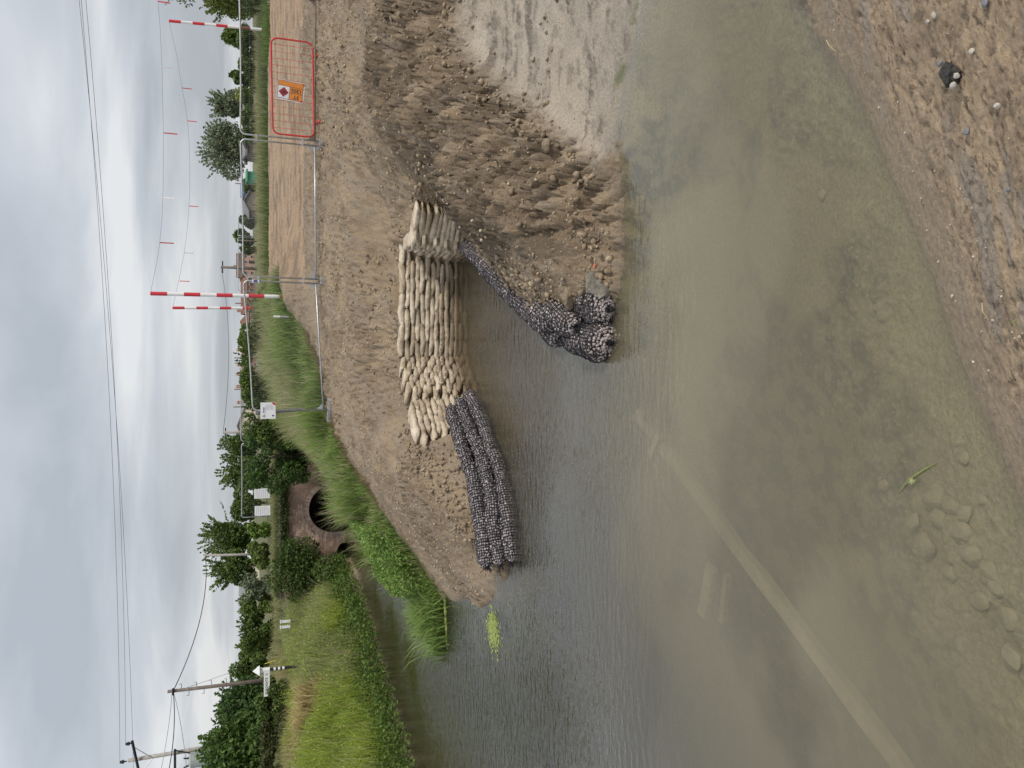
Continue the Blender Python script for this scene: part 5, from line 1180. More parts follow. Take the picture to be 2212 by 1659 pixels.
# ---------------------------------------------------------------- brick bridge
M_brick = bpy.data.materials.new('old_brick'); M_brick.use_nodes = True
t = M_brick.node_tree; b = t.nodes['Principled BSDF']; b.inputs['Roughness'].default_value = 0.92
oi = N(t, 'ShaderNodeObjectInfo'); rp = N(t, 'ShaderNodeValToRGB'); L(t, oi, 'Random', rp, 0)
rp.color_ramp.elements[0].color = (0.34, 0.225, 0.175, 1); rp.color_ramp.elements[1].color = (0.60, 0.46, 0.37, 1); e = rp.color_ramp.elements.new(0.5); e.color = (0.47, 0.325, 0.25, 1)
geo = N(t, 'ShaderNodeNewGeometry'); nz = N(t, 'ShaderNodeTexNoise'); L(t, geo, 'Position', nz, 'Vector'); nz.inputs['Scale'].default_value = 1.6; nz.inputs['Detail'].default_value = 7
mr = N(t, 'ShaderNodeMapRange'); L(t, nz, 0, mr, 0); mr.inputs[1].default_value = 0.35; mr.inputs[2].default_value = 0.65; mr.inputs[3].default_value = 0.6; mr.inputs[4].default_value = 1.2
mm = N(t, 'ShaderNodeMixRGB', blend_type='MULTIPLY'); mm.inputs[0].default_value = 1; L(t, rp, 0, mm, 1); L(t, mr, 0, mm, 2); L(t, mm, 0, b, 'Base Color')
M_mortar = mat('mortar', (0.36, 0.31, 0.26), 0.95, var=0.3, scale=4)
M_barrel = mat('dark_barrel_brick', (0.10, 0.065, 0.05), 0.95, var=0.4, scale=3)  # brick inside the arches, coloured darker than the bridge face
YB = 37.0
bridge = thing('brick_bridge', (-6.3, YB, 0), 'old red brick canal bridge with a large and a small arch', 'bridge')
BX0, BX1, BZ1 = -9.9, -2.6, 2.95
ARCH = [(-5.85, 0.55, 1.12, 1.12), (-7.95, -0.15, 0.52, 0.55)]          # centre x, springing z, half width, rise
def arch_z(x):
    for cx, sp_, hw, ri in ARCH:
        if abs(x - cx) < hw: return sp_ + ri * math.sqrt(max(0, 1 - ((x - cx) / hw) ** 2))
    return -0.8
xs = sorted(set([BX0, BX1] + [round(BX0 + 0.15 * k, 3) for k in range(int((BX1 - BX0) / 0.15) + 1)] + [cx + hw * math.cos(math.pi * k / 16) for cx, s_2, hw, r2_ in ARCH for k in range(17)] + [cx + sg * (hw + 0.0005) for cx, s_2, hw, r2_ in ARCH for sg in (-1, 1)]))
m_ = MB()
for x0, x1 in zip(xs[:-1], xs[1:]):
    m_.quad((x0, YB, arch_z(x0 + 1e-6)), (x1, YB, arch_z(x1 - 1e-6)), (x1, YB, BZ1), (x0, YB, BZ1))
m_.quad((BX0, YB, BZ1), (BX1, YB, BZ1), (BX1, YB + 4.4, BZ1), (BX0, YB + 4.4, BZ1))
m_.build('mortar_face', M_mortar, bridge)
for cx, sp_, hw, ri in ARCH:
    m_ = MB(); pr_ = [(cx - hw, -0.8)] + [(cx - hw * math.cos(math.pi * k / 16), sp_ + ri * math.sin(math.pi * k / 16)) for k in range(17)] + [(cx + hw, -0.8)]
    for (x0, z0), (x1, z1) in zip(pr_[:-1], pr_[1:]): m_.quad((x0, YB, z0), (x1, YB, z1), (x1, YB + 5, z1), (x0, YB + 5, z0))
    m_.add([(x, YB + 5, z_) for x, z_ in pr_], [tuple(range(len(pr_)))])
    m_.build('arch_barrel', M_barrel, bridge)
def brick_mesh(w_, h_, d_=0.05):
    m2 = bmesh.new(); bmesh.ops.create_cube(m2, size=1); bmesh.ops.scale(m2, vec=(w_, d_, h_), verts=m2.verts)
    me = bpy.data.meshes.new('brick'); m2.to_mesh(me); m2.free(); me.materials.append(M_brick); return me
BR = brick_mesh(0.215, 0.066); HD = brick_mesh(0.103, 0.066); VS = brick_mesh(0.066, 0.225); VS2 = brick_mesh(0.066, 0.11)
cand = []
for r in range(48):
    z_ = -0.3 + r * 0.0775 * 0.88
    x = BX0 + (0.11 if r % 2 else 0)
    while x < BX1:
        hdr = (r % 4 == 3); wdt = 0.115 if hdr else 0.228
        xc = x + wdt / 2; x += wdt
        ok = all(((xc - cx) / (hw + 0.27)) ** 2 + ((z_ - sp_) / (ri + 0.27)) ** 2 > 1 or z_ < sp_ - 0.02 and abs(xc - cx) > hw + 0.12 for cx, sp_, hw, ri in ARCH[:1])
        cx, sp_, hw, ri = ARCH[1]; ok = ok and (((xc - cx) / (hw + 0.15)) ** 2 + ((z_ - sp_) / (ri + 0.15)) ** 2 > 1)
        if z_ < 0.55 and abs(xc - ARCH[0][0]) < ARCH[0][2] + 0.1: ok = False
        if ok and z_ < BZ1 - 0.06: cand.append((abs(xc + 6.6) + 0.35 * abs(z_ - 1.3), xc, z_, hdr))
cand.sort()
for k, (s_2, xc, z_, hdr) in enumerate(cand[:230]):
    inst('brick', HD if hdr else BR, bridge, Matrix.Translation((xc, YB - 0.012 + random.uniform(-0.008, 0.006), z_)) @ Matrix.Rotation(random.uniform(-0.02, 0.02), 4, 'Y'))
m_ = MB()
for s_2, xc, z_, hdr in cand[230:]: m_.box((xc, YB - 0.012 + random.uniform(-0.008, 0.006), z_), (0.103 if hdr else 0.215, 0.05, 0.060))
o = m_.build('outer_brickwork', M_brick, bridge, fix=False); o['kind'] = 'stuff'
for ai, (cx, sp_, hw, ri) in enumerate(ARCH):
    nb2 = 52 if ai == 0 else 24
    for k in range(nb2):
        a = math.pi * (k + 0.5) / nb2; off = 0.125 if ai == 0 else 0.07
        pz_ = Vector((cx - (hw + off) * math.cos(a), YB - 0.022, sp_ + (ri + off) * math.sin(a)))
        for rr2 in ((0,) if ai else (0, 1)):
            q2 = pz_ + Vector((-math.cos(a), 0, math.sin(a))) * (0.0 if rr2 == 0 else 0.175)
            if q2.z < -0.1: continue
            if rr2: continue
            inst('brick', VS if ai == 0 else VS2, bridge, Matrix.Translation(q2) @ Matrix.Rotation(a - math.pi / 2, 4, 'Y'))
m_ = MB()
for k in range(26):
    x = BX0 + 0.3 * k; m_.box((x + 0.15, YB + 0.02, BZ1 + 0.05 + random.uniform(-0.02, 0.02)), (0.29, 0.34, 0.11))
m_.build('coping', mat('grey_coping', (0.24, 0.22, 0.20), 0.95, var=0.4, scale=5), bridge)
m_ = MB()
for k in range(9): m_.tube([(-7.1 - 0.1 * k, YB - 0.06, 2.95), (-7.05 - 0.1 * k + random.uniform(-0.2, 0.2), YB - 0.1, 2.5), (-7.2 - 0.1 * k + random.uniform(-0.2, 0.2), YB - 0.08, 1.9)], 0.014, 5)
m_.build('dead_stems', mat('dead_stem', (0.30, 0.27, 0.23), 0.9), bridge)
q = np.column_stack([RNG.uniform(BX0, BX1, 4500), YB + RNG.uniform(-0.25, 0.9, 4500)])
v_, f_, c_ = blades(np.column_stack([q, np.full(len(q), BZ1 + 0.05)]), RNG.uniform(0.15, 0.5, len(q)), RNG.uniform(0.015, 0.03, len(q)), RNG.uniform(0.3, 1.0, len(q)), cvar(len(q), (0.07, 0.11, 0.025), (0.12, 0.14, 0.04)), cvar(len(q), (0.2, 0.22, 0.08), (0.38, 0.34, 0.17)))
o = put('parapet_grass', npmesh('parapet_grass', v_, f_, False, c_), M_grass); props(o, 'straw and green grass growing on top of the brick bridge', 'grass', kind='stuff')
q = np.column_stack([RNG.uniform(-7.6, -4.6, 2600), YB - RNG.uniform(0.0, 0.25, 2600), 2.95 - np.abs(RNG.normal(0, 0.16, 2600))])
herb_mass('parapet_ivy', 'ivy hanging over the top edge of the bridge', 'ivy', q, RNG.uniform(0.07, 0.14, len(q)), (0.035, 0.06, 0.015), (0.10, 0.13, 0.04))
# fence and notices on the bridge
c0 = at(580, 1115, Y=38.2); z0 = 2.98
pD = fence_panel('fence panel on the brick bridge carrying two white notices', (c0.x, 38.2, z0), (c0.x + 3.5, 38.0, z0), h=1.42 + 0.25, group='fence panels on the brick bridge', vstep=0.09)
pE = fence_panel('fence panel on the brick bridge above the dark hedge', (c0.x + 3.6, 37.9, z0), (c0.x + 7.1, 37.7, z0 + 0.05), h=1.42 + 0.27, group='fence panels on the brick bridge', vstep=0.09)
for (x, y, lab) in ((566, 1066, 'white notice on the bridge fence, the right one'), (567, 1103, 'white notice on the bridge fence, the left one by the post')):
    c = at(x, y, Y=38.02); rt = thing('notice_board', tuple(c), lab, 'notice', 'white notices on the bridge'); bd_, M_ = board(rt, 'board', c, (1, 0, 0), 0.46, 0.70, M_paper)
    for k in range(7): plate(rt, 'text_line', M_, rect(-0.18, 0.26 - k * 0.085, 0.18 * (0.6 if k == 6 else 1), 0.272 - k * 0.085), M_grey)
# panels at the far end of the haul road
a = at(600, 605, Y=48); b_ = at(596, 556, Y=50)
fence_panel('far pair of mesh panels in front of the orange house, the left one', (5.6, 49, 3.1), (8.9, 49.5, 3.1), h=1.9, group='far fence panels at the end of the haul road', vstep=0.09)
fence_panel('far mesh panel in front of the orange house, set at an angle', (9.0, 49.5, 3.1), (10.6, 52, 3.1), h=1.9, group='far fence panels at the end of the haul road', vstep=0.06)

# ---------------------------------------------------------------- signpost
S0 = at(575, 1447, Y=31.0)
sg_ = thing('signpost', (S0.x, 31.0, 2.2), 'white finger signpost reading FORDGATE beside the left hedge', 'signpost')
m_ = MB(); m_.tube([(S0.x, 31, 2.2), (S0.x, 31, S0.z - 0.12)], 0.055, 10); m_.build('post', M_black, sg_)
for k in range(3): m_ = MB(); m_.tube([(S0.x, 31, S0.z - 0.35 - 0.16 * k), (S0.x, 31, S0.z - 0.27 - 0.16 * k)], 0.058, 10); m_.build('white_band', M_white, sg_)
m_ = MB(); m_.tube([(S0.x, 31, S0.z - 0.13), (S0.x, 31, S0.z + 0.16)], 0.09, 10); m_.build('collar', M_white, sg_)
m_ = MB(); m_.tube([(S0.x, 31, S0.z + 0.16), (S0.x, 31, S0.z + 0.22), (S0.x, 31, S0.z + 0.24)], [0.11, 0.13, 0.11], 12); z1 = S0.z + 0.24; m_.build('ring', M_white, sg_)
m_ = MB(); m_.add([(S0.x - 0.15, 30.85, z1), (S0.x + 0.15, 30.85, z1), (S0.x + 0.15, 31.15, z1), (S0.x - 0.15, 31.15, z1), (S0.x, 31, z1 + 0.26)], [(0, 1, 2, 3), (0, 1, 4), (1, 2, 4), (2, 3, 4), (3, 0, 4)]); fin = m_.build('finial', M_white, sg_)
lettering(TX_CC, frame((S0.x, 30.885, z1 + 0.05), (1, 0, 0), (0, 0.5, 0.85)), sg_, M_ink)
fa = thing; m_ = MB(); m_.box((S0.x - 0.52, 30.93, S0.z - 0.02), (0.94, 0.035, 0.21)); m_.build('finger_arm', M_white, sg_)
lettering(TX_FORD, frame((S0.x - 0.50, 30.911, S0.z - 0.02), (1, 0, 0), (0, 0, 1)), sg_, M_ink)
# white gate posts and yellow stay beside the road
for k, (y, lab) in enumerate(((1343, 'white post by the left bank, the right one'), (1355, 'white post by the left bank, the left one'))):
    p0 = at(607, y, Y=36); m_ = MB(); m_.box((p0.x, 36, p0.z - 0.2), (0.10, 0.10, 0.4)); m_.box((p0.x, 36, p0.z + 0.02), (0.13, 0.13, 0.05)); o = m_.build('white_post', M_white, None, (p0.x, 36, p0.z - 0.57)); props(o, lab, 'post', 'white posts by the road')
m_ = MB(); a = at(572, 1434, Y=36); b_ = at(596, 1426, Y=36); m_.tube([a, b_], 0.02, 5); o = m_.build('stay_guard', mat('yellow_plastic', (0.6, 0.5, 0.03), 0.5), None, tuple(b_)); props(o, 'thin slanting yellow stay guard by the signpost', 'stay guard')
# ---------------------------------------------------------------- telegraph poles and wires
def pole(label, top, base, r0, r1, mt, steps=0, group='timber poles'):
    top = Vector(top); base = Vector(base); rt = thing('telegraph_pole', tuple(base), label, 'pole', group)
    m_ = MB(); m_.tube([base, base.lerp(top, 0.5), top], [r0, (r0 + r1) / 2, r1], 12); m_.build('shaft', mt, rt, smooth=True)
    for k in range(steps):
        p_ = base.lerp(top, 0.45 + 0.5 * k / steps); sgn = 1 if k % 2 else -1
        m_ = MB(); m_.tube([p_, p_ + Vector((sgn * 0.3, 0, 0)), p_ + Vector((sgn * 0.3, 0, 0.1))], 0.014, 5); m_.build('step_iron', M_black, rt)
    return rt, top
A0 = at(362, 1494, Y=40); Ab = at(600, 1466, Y=40)
pa, _t = pole('leaning brown telegraph pole with climbing irons behind the signpost', A0, (Ab.x, 40, 2.6), 0.10, 0.078, M_wood, 8)
m_ = MB(); m_.tube([A0 + Vector((-0.16, -0.1, -0.25)), A0 + Vector((0.16, -0.1, -0.25))], 0.05, 8); m_.build('bracket', M_black, pa)
B0 = at(277, 1643, Y=38); Bb = at(470, 1618, Y=38)
pb, _t = pole('pale pole with crossarm and grey transformer at the left frame edge', B0, (Bb.x + 0.25, 38, 2.5), 0.11, 0.085, M_woodp, 0)
ca_ = at(262, 1605, Y=37.8); cb_ = at(285, 1690, Y=37.8)
ca_ = Vector((B0.x + 0.95, 37.8, B0.z - 0.18)); cb_ = Vector((B0.x - 0.95, 37.8, B0.z - 0.55))
m_ = MB(); m_.tube([ca_, cb_], 0.06, 4); m_.build('crossarm', M_black, pb)
m_ = MB(); m_.tube([ca_.lerp(cb_, 0.15), B0 - Vector((0, 0.1, 1.0))], 0.02, 5); m_.tube([ca_.lerp(cb_, 0.85), B0 - Vector((0, 0.1, 1.0))], 0.02, 5); m_.build('stay', M_galv, pb)
INS = []
for p_ in (ca_.lerp(cb_, 0.06), B0 + Vector((0, -0.05, 0.05)), ca_.lerp(cb_, 0.94)):
    m_ = MB(); m_.tube([p_, p_ + Vector((0, 0, 0.10)), p_ + Vector((0, 0, 0.12)), p_ + Vector((0, 0, 0.2)), p_ + Vector((0, 0, 0.22)), p_ + Vector((0, 0, 0.28))], [0.03, 0.03, 0.08, 0.08, 0.06, 0.06], 10); m_.build('insulator', M_black, pb); INS.append(p_ + Vector((0, 0, 0.28)))
tf = at(432, 1640, Y=37.7); M_tf = mat('grey_transformer', (0.34, 0.37, 0.35), 0.5, 0.2, var=0.15)
m_ = MB(); m_.tube([(tf.x, tf.y, tf.z - 0.45), (tf.x, tf.y, tf.z + 0.38), (tf.x, tf.y, tf.z + 0.48)], [0.33, 0.33, 0.2], 16); tk = m_.build('transformer', M_tf, pb, smooth=False)
for s in (-0.15, 0.15): m_ = MB(); m_.tube([(tf.x + s, tf.y - 0.1, tf.z + 0.42), (tf.x + s * 1.4, tf.y - 0.15, tf.z + 0.68)], [0.05, 0.03], 8); m_.build('bushing', M_black, pb)
lb = at(378, 1640, Y=37.8); m_ = MB(); m_.box(lb, (0.9, 0.08, 0.1)); m_.tube([lb + Vector((0.4, 0, 0)), lb + Vector((0.1, 0.1, -0.7))], 0.03, 4); m_.build('lower_arm', M_black, pb)
C0 = at(440, 1200, Y=50); Cb = at(580, 1197, Y=50); pc, _t = pole('slim telegraph pole between two dark trees left of the bridge', C0, (Cb.x, 50, 2.9), 0.08, 0.065, M_woodp)
D0 = at(477, 577, Y=150); pd_, _t = pole('far telegraph pole with crossbar in front of the orange house', D0, (D0.x, 150, 3), 0.3, 0.22, M_wood, group='far poles'); m_ = MB(); m_.box(D0 - Vector((0, 0, 0.3)), (2.2, 0.2, 0.2)); m_.build('crossarm', M_black, pd_)
E0 = at(482, 934, Y=110); pe_, _t = pole('far pole with small crossarm above the white gabled barn', E0, (E0.x, 110, 3), 0.22, 0.16, M_woodp, group='far poles'); m_ = MB(); m_.box(E0 - Vector((0, 0, 0.3)), (1.2, 0.15, 0.15)); m_.build('crossarm', M_black, pe_)
for (x, y, Y, lab) in ((508, 396, 160, 'thin grey pole by the blue barn'), (513, 519, 160, 'thin grey pole beside the round far tree'), (506, 773, 140, 'thin dark pole rising behind the hawthorn hedge'), (506, 841, 140, 'thin pole beside the middle terrace chimney'), (504, 879, 140, 'thin pole beside the left terrace chimney'), (508, 655, 130, 'thin pole with line over the brick house roof')):
    p0 = at(x, y, Y=Y); pole(lab, p0, (p0.x, Y, 3), 0.14, 0.10, M_wood, group='far thin poles')
def wire(label, pts_, r, group='overhead wires'):
    m_ = MB(); m_.tube(pts_, r, 5); o_ = m_.build('overhead_wire', M_line, None, tuple(pts_[0])); props(o_, label, 'wire', group)
def sagline(a, b_, sag, n=14): a = Vector(a); b_ = Vector(b_); return [a.lerp(b_, k / n) - Vector((0, 0, sag * 4 * (k / n) * (1 - k / n))) for k in range(n + 1)]
for k, ((x0, lab), ins) in enumerate(zip(((167, 'lowest of the three parallel power wires crossing the sky'), (158, 'middle of the three parallel power wires crossing the sky'), (148, 'highest of the three parallel power wires crossing the sky')), INS)):
    e_ = at(x0 - 10, -300, Y=27 + 0.5 * k); wire(lab, sagline(ins, e_, 0.35, 24), 0.0065)
wire('thick cable sagging from the leaning pole to the slim pole', sagline(A0 + Vector((0, 0, -0.25)), C0 + Vector((0, 0, -0.1)), 0.5), 0.022)
wire('cable from the slim pole down behind the bridge trees', sagline(C0 + Vector((0, 0, -0.1)), at(508, 1085, Y=75), 0.5), 0.02)
le = at(352, 1720, Y=36)
wire('thick cable from the leaning pole past the transformer pole', sagline(A0 + Vector((0, 0, -0.25)), le, 0.2), 0.02)
wire('thin upper wire from the leaning pole to the left', sagline(A0 + Vector((0, 0, -0.2)), at(335, 1720, Y=37), 0.1), 0.009)
wire('thin lower wire from the leaning pole to the left', sagline(A0 + Vector((0, 0, -0.25)), at(405, 1690, Y=37), 0.1), 0.009)
wire('thin stay wire with black weight right of the leaning pole', sagline(A0 + Vector((0, 0, -0.5)), at(505, 1450, Y=44), 0.05), 0.008)
wire('far thin wire from the crossbar pole to the barn pole', sagline(D0, E0, 1.0), 0.03, 'far overhead wires')
wire('far thin wire from the barn pole towards the bridge trees', sagline(E0, at(500, 1050, Y=80), 0.5), 0.022, 'far overhead wires')

# ---------------------------------------------------------------- far buildings
M_bk = mat('house_brick', (0.36, 0.17, 0.11), 0.9, scale=0.6, col2=(0.50, 0.36, 0.29)); M_bk2 = mat('brown_brick', (0.30, 0.165, 0.12), 0.9, var=0.3, scale=0.8); M_rf = mat('brown_tiles', (0.125, 0.085, 0.065), 0.9, var=0.35, scale=0.8); M_rf2 = mat('red_tiles', (0.20, 0.105, 0.07), 0.9, var=0.35, scale=0.8)
M_slate = mat('grey_sheet_roof', (0.22, 0.215, 0.21), 0.8, var=0.25, scale=0.5); M_cream = mat('cream_render', (0.60, 0.53, 0.44), 0.9, var=0.12, scale=0.5); M_glass = mat('window_glass', (0.03, 0.035, 0.045), 0.1); M_shed = mat('shed_boards', (0.19, 0.16, 0.145), 0.9, var=0.3, scale=1.0); M_green = mat('green_container', (0.05, 0.26, 0.15), 0.6, var=0.2); M_bluebarn = mat('blue_sheet', (0.12, 0.20, 0.33), 0.7, var=0.2)
def house(name, label, cat, ya, yb, ridge, eave, base, Y, wallm, roofm, wins=0, storeys=2, chim=(), gable=False, dep=7.0, hip=False, group=None, door=False):
    """ya..yb and ridge/eave/base levels surveyed on the photo at distance Y"""
    xr_, xl_ = at(540, ya, Y=Y).x, at(540, yb, Y=Y).x; zr, ze, zb = at(ridge, (ya + yb) / 2, Y=Y).z, at(eave, (ya + yb) / 2, Y=Y).z, min(at(base, (ya + yb) / 2, Y=Y).z, 3.2) - 0.3
    rt = thing(name, ((xl_ + xr_) / 2, Y, zb), label, cat, group); cx = (xl_ + xr_) / 2; w_ = xr_ - xl_
    m_ = MB()
    if gable: m_.prism([(xl_, Y, zb), (xr_, Y, zb), (xr_, Y, ze), (cx, Y, zr - 0.1), (xl_, Y, ze)], (0, dep, 0))
    else: m_.prism([(xl_, Y, zb), (xl_, Y + dep, zb), (xl_, Y + dep, ze), (xl_, Y + dep / 2, zr - 0.1 if not hip else ze), (xl_, Y, ze)], (w_, 0, 0))
    m_.build('wall', wallm, rt)
    m_ = MB(); ov = 0.25; th = 0.18
    if gable:
        for sx in (xl_ - ov, xr_ + ov): m_.prism([(sx, Y - ov, ze - 0.12), (cx, Y - ov, zr), (cx, Y - ov, zr + th), (sx, Y - ov, ze - 0.12 + th)], (0, dep + 2 * ov, 0))
    elif hip:
        m_.add([(xl_ - ov, Y - ov, ze), (xr_ + ov, Y - ov, ze), (xr_ + ov, Y + dep + ov, ze), (xl_ - ov, Y + dep + ov, ze), (cx - w_ * 0.06, Y + dep / 2, zr), (cx + w_ * 0.06, Y + dep / 2, zr)], [(0, 1, 5, 4), (1, 2, 5), (2, 3, 4, 5), (3, 0, 4), (3, 2, 1, 0)])
    else:
        for y0, y1 in ((Y - ov, Y + dep / 2), (Y + dep + ov, Y + dep / 2)): m_.prism([(xl_ - ov, y0, ze - 0.1), (xl_ - ov, y1, zr), (xl_ - ov, y1, zr + th), (xl_ - ov, y0, ze - 0.1 + th)], (w_ + 2 * ov, 0, 0))
    rf = m_.build('roof', roofm, rt)
    for s in chim:
        m_ = MB(); x = xl_ + w_ * s; m_.box((x, Y + dep / 2, zr + 0.35), (w_ * 0.055 + 0.5, 0.6, 1.3)); m_.box((x, Y + dep / 2, zr + 1.02), (w_ * 0.055 + 0.65, 0.75, 0.14))
        ch = m_.build('chimney', M_bk, rf)
        for dx_ in (-0.18, 0.18): m_ = MB(); m_.tube([(x + dx_, Y + dep / 2, zr + 1.05), (x + dx_, Y + dep / 2, zr + 1.4)], 0.11, 8); m_.build('chimney_pot', M_bk, rf)
    for st_ in range(storeys):
        for k in range(wins):
            x = xl_ + w_ * (k + 0.6) / (wins + 0.2); z_ = zb + (ze - zb) * (st_ + 0.62) / storeys; ww, wh = min(1.0, w_ / (wins * 2.0)), (ze - zb) / storeys * 0.46
            m_ = MB(); m_.box((x, Y - 0.02, z_), (ww, 0.1, wh)); wn = m_.build('window', M_white, rt)
            for sx in (-0.25, 0.25): m_ = MB(); m_.box((x + sx * ww * 0.92, Y - 0.08, z_), (ww * 0.4, 0.04, wh * 0.86)); m_.build('pane', M_glass, wn)
    if door: m_ = MB(); m_.box((cx + w_ * 0.12, Y - 0.03, zb + 1.2), (1.0, 0.12, 2.1)); m_.build('door', M_black, rt)
    return rt
house('brick_house', 'orange brick two storey house with brown roof and one chimney', 'house', 547, 597, 511, 525, 549, 300, M_bk, M_rf, 4, 2, (0.45,), door=True)
house('brick_house', 'small orange gabled brick annex left of the two storey house', 'house', 594, 612, 519, 532, 551, 270, M_bk, M_rf2, 1, 1, (), gable=True)
house('brick_house', 'long low brick range with brown tiled roof behind the banded poles', 'house', 606, 676, 521, 534, 556, 240, M_bk2, M_rf2, 5, 1, (0.1,))
house('brick_house', 'brick house with hipped brown roof left of the banded poles', 'house', 674, 714, 518, 538, 556, 220, M_bk2, M_rf2, 3, 1, (), hip=True)
house('terrace_house', 'terrace roof with brick chimney, the right one above the hawthorn hedge', 'house', 735, 800, 523, 534, 556, 200, M_bk2, M_rf2, 3, 2, (0.2, 0.7), group='terrace houses')
house('terrace_house', 'terrace with red tiled roof, the middle one above the hedge', 'house', 800, 850, 521, 532, 556, 200, M_bk2, M_rf2, 3, 2, (0.3, 0.85), group='terrace houses')
house('terrace_house', 'grey roofed terrace next to the white gabled barn', 'house', 846, 894, 524, 533, 556, 190, M_cream, M_slate, 3, 2, (0.5,), group='terrace houses')
house('barn', 'cream walled barn with grey sheet roof among the trees', 'barn', 890, 950, 513, 525, 556, 150, M_cream, M_slate, 0, 1, (), gable=True, dep=20)
house('barn', 'grey gabled barn beyond the grass strip', 'barn', 415, 454, 528, 538, 548, 160, M_shed, M_slate, 0, 1, (), gable=True, dep=16)
house('barn', 'blue sheeted barn right of the grey gabled barn', 'barn', 388, 412, 520, 531, 548, 190, M_bluebarn, M_bluebarn, 0, 1, (), dep=12)
house('container', 'green container beyond the grass strip', 'container', 370, 388, 533, 534, 548, 110, M_green, M_green, 0, 1, (), dep=2.4)
house('shed', 'long low brown shed below the grey willows', 'shed', 224, 292, 528, 531, 548, 68, M_shed, M_shed, 0, 1, (), dep=3)
house('shed', 'short brown shed at the foot of the tallest willow', 'shed', 280, 330, 527, 532, 548, 74, M_shed, M_slate, 0, 1, (), dep=3)
house('farmhouse', 'grey roof showing above the bushes left of the bridge', 'house', 1252, 1296, 518, 530, 556, 110, M_cream, M_slate, 1, 2, ())

# ---------------------------------------------------------------- in and under the water
M_board = mat('silted_timber', (0.36, 0.305, 0.19), 0.9, scale=5, col2=(0.20, 0.17, 0.11))
def beam(name, label, a, b_, w_, th, cat='plank', mt=M_board):
    a = Vector(a); b_ = Vector(b_); d = (b_ - a).normalized(); s = d.cross(Vector((0, 0, 1))).normalized(); u = s.cross(d)
    n = 14; rt = MB(); ring = []
    for k in range(n + 1):
        p_ = a.lerp(b_, k / n) + s * random.uniform(-0.012, 0.012); ww = w_ / 2 * (1 + random.uniform(-0.12, 0.10))
        ring.append([p_ - s * ww - u * th / 2, p_ + s * ww - u * th / 2, p_ + s * (ww - 0.012) + u * th / 2, p_ - s * (ww - 0.012) + u * th / 2])
    rt.add([q for r in ring for q in r], [(4 * k + j, 4 * k + (j + 1) % 4, 4 * k + 4 + (j + 1) % 4, 4 * k + 4 + j) for k in range(n) for j in range(4)] + [(3, 2, 1, 0), tuple(4 * n + j for j in range(4))])
    o_ = rt.build(name, mt, None, tuple(a)); return props(o_, label, cat)
beam('submerged_plank', 'long straight submerged plank slanting across the canal bed', at(1378, 893, z=-0.36), at(2010, 1740, z=-0.31), 0.16, 0.07)
beam('submerged_board', 'short submerged board stub beside the far end of the plank', at(1405, 985, z=-0.30), at(1425, 940, z=-0.30), 0.12, 0.05, 'board')
beam('submerged_board', 'wider submerged board under the water left of the plank', at(1538, 1222, z=-0.36), at(1518, 1330, z=-0.40), 0.17, 0.05, 'board')
beam('submerged_board', 'narrow submerged board beside the wider one', at(1572, 1240, z=-0.38), at(1560, 1345, z=-0.46), 0.09, 0.05, 'board')
M_silt = mat('silt_covered_rock', (0.27, 0.235, 0.15), 0.9, var=0.25, scale=9)
for k, (x, y, s) in enumerate(((2005, 1075, 0.12), (2050, 1090, 0.09), (2085, 1110, 0.08), (2020, 1120, 0.10), (2075, 1150, 0.11), (1990, 1180, 0.10), (2100, 1200, 0.12), (2140, 1230, 0.12), (2165, 1270, 0.09), (2115, 1300, 0.09), (2180, 1330, 0.10), (2040, 1240, 0.07), (1960, 1130, 0.08), (2130, 1080, 0.06), (2090, 990, 0.06), (2190, 1420, 0.09), (1880, 1050, 0.06), (1760, 420, 0.06))):
    c = at(x, y, z=-0.14); zb = sz(c.x, c.y)
    boulder('submerged_rock', 'silt covered rock under the shallow water near the bank', 'rock', (c.x, c.y, min(zb + s * 0.1, -0.09 - s * 0.5)), (s, s * 0.8, s * 0.5), M_silt, 80 + k, 'submerged rocks near the bank', rot=k * 1.3, rough=0.3)
# weed and drifting stalk
def weed(label, c, n, rad, rot):
    rng = np.random.default_rng(3); p_ = rng.normal(size=(n, 2)) * np.array(rad); ca_, sa_ = math.cos(rot), math.sin(rot)
    X = c.x + p_[:, 0] * ca_ - p_[:, 1] * sa_; Y = c.y + p_[:, 0] * sa_ + p_[:, 1] * ca_
    v_, f_, c_ = leaves(np.column_stack([X, Y, np.full(n, 0.008)]), rng.uniform(0.03, 0.07, n), cvar(n, (0.22, 0.28, 0.06), (0.36, 0.40, 0.14), rng), 8.0, 0.8, rng); v_[:, 2] = np.clip(v_[:, 2], 0.004, 0.02)
    rt = thing('floating_weed', (c.x, c.y, 0), label, 'weed'); put('leaves', npmesh('leaves', v_, f_, False, c_), M_leaf, rt)
weed('pale green patch of weed floating off the mud spit', at(1066, 1362, z=0), 700, (0.17, 0.17), 0.3)
weed('thin green line of weed at the foot of the reeds', at(962, 1320, z=0), 350, (0.32, 0.05), 0.2)
st0 = at(1995, 1015, z=0.012); st1 = at(1942, 1062, z=0.012)
rt = thing('drifting_stalk', tuple(st0), 'green flower stalk drifting in the shallow water near the bank', 'stalk')
m_ = MB(); m_.tube([st0, st0.lerp(st1, 0.5) + Vector((0.01, 0.01, 0.01)), st1], [0.006, 0.005, 0.003], 6); m_.build('stem', mat('green_stem', (0.2, 0.24, 0.07), 0.6), rt)
lf = at(2022, 1000, z=0.01); m_ = MB(); m_.tube([st0, lf], [0.006, 0.002], 4); m_.build('blade', bpy.data.materials['green_stem'], rt)
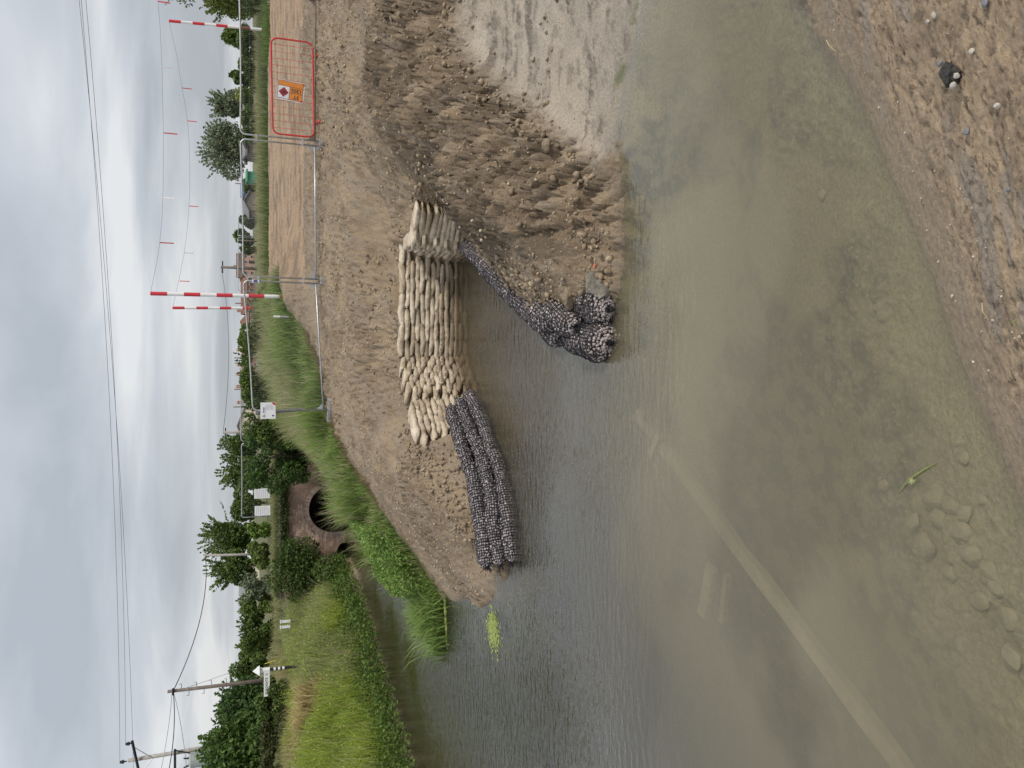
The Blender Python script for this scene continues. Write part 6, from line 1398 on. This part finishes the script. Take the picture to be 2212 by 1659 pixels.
c = at(1970, 1040, z=0.03); n = 90; v_, f_, c_ = leaves(np.array(c)[None] + RNG.normal(0, 0.009, (n, 3)), RNG.uniform(0.005, 0.011, n), cvar(n, (0.35, 0.42, 0.16), (0.55, 0.58, 0.3)), 1.0, 0.8); put('flower_head', npmesh('flower_head', v_, f_, False, c_), M_leaf, rt)
# stones on the near bank
M_pale = mat('pale_stone', (0.46, 0.43, 0.37), 0.85, var=0.2, scale=40, bump=0.4, bscale=60); M_dark = mat('dark_tarry_lump', (0.055, 0.05, 0.042), 0.8, scale=30, col2=(0.02, 0.02, 0.02), bump=0.9, bscale=50); M_bst = mat('blue_grey_stone', (0.17, 0.175, 0.185), 0.7, var=0.3, scale=30)
for k, (x, y, s, mt, lab, nm) in enumerate(((2066, 162, 0.075, M_dark, 'large dark tarry lump studded with white stones on the near bank', 'dark_lump'), (2078, 165, 0.022, M_pale, 'white stone stuck in the middle of the dark lump', 'stone'), (2076, 186, 0.026, M_pale, 'grey white stone at the lower left of the dark lump', 'stone'), (2044, 140, 0.024, M_bst, 'blue grey stone at the right of the dark lump', 'stone'),
        (2107, 112, 0.022, M_pale, 'single white stone on bare earth right of the dark lump', 'stone'), (2162, 230, 0.022, M_pale, 'single pale stone on bare earth left of the dark lump', 'stone'), (2090, 285, 0.028, M_bst, 'blue grey stone far left of the dark lump', 'stone'), (2025, 34, 0.02, M_pale, 'pale elongated stone near the right frame edge', 'stone'), (2015, 48, 0.016, M_pale, 'pale angular stone left of the elongated stone', 'stone'), (2180, 410, 0.016, M_bst, 'small grey stone on the near bank close to the frame edge', 'stone'), (2060, 640, 0.015, M_pale, 'small pale stone at the near waterline', 'stone'), (2135, 8, 0.03, M_bst, 'grey stone at the right frame edge of the near bank', 'stone'))):
    p_ = ground_hit(x, y); boulder(nm, lab, 'stone' if nm == 'stone' else 'lump', (p_.x, p_.y, sz(p_.x, p_.y) + s * (0.35 if nm != 'stone' else 0.5) + (0.035 if k in (1, 2, 3) else 0)), (s, s * 0.75, s * 0.7), mt, 120 + k, rot=k * 0.9, sub=2 if nm == 'stone' else 3, rough=0.3 if nm == 'stone' else 0.9)
for k, (x0, y0, x1, y1, lab) in enumerate(((2130, 655, 2142, 690, 'dry straw stem lying on the near bank'), (1792, 88, 1812, 112, 'dry grass stem bent over the near waterline'), (2196, 705, 2205, 690, 'short green blade lying at the left of the near bank'))):
    a = ground_hit(x0, y0); b_ = ground_hit(x1, y1); m_ = MB(); up_v = Vector((0, 0, 0.03)); m_.tube([a + up_v, a.lerp(b_, 0.5) + up_v * 1.6, b_ + up_v * 0.9], [0.003, 0.003, 0.001], 5); o = m_.build('straw_stem', mat('straw_%d' % k, (0.5, 0.42, 0.22) if k < 2 else (0.2, 0.3, 0.06), 0.8), None, tuple(a)); props(o, lab, 'stem')
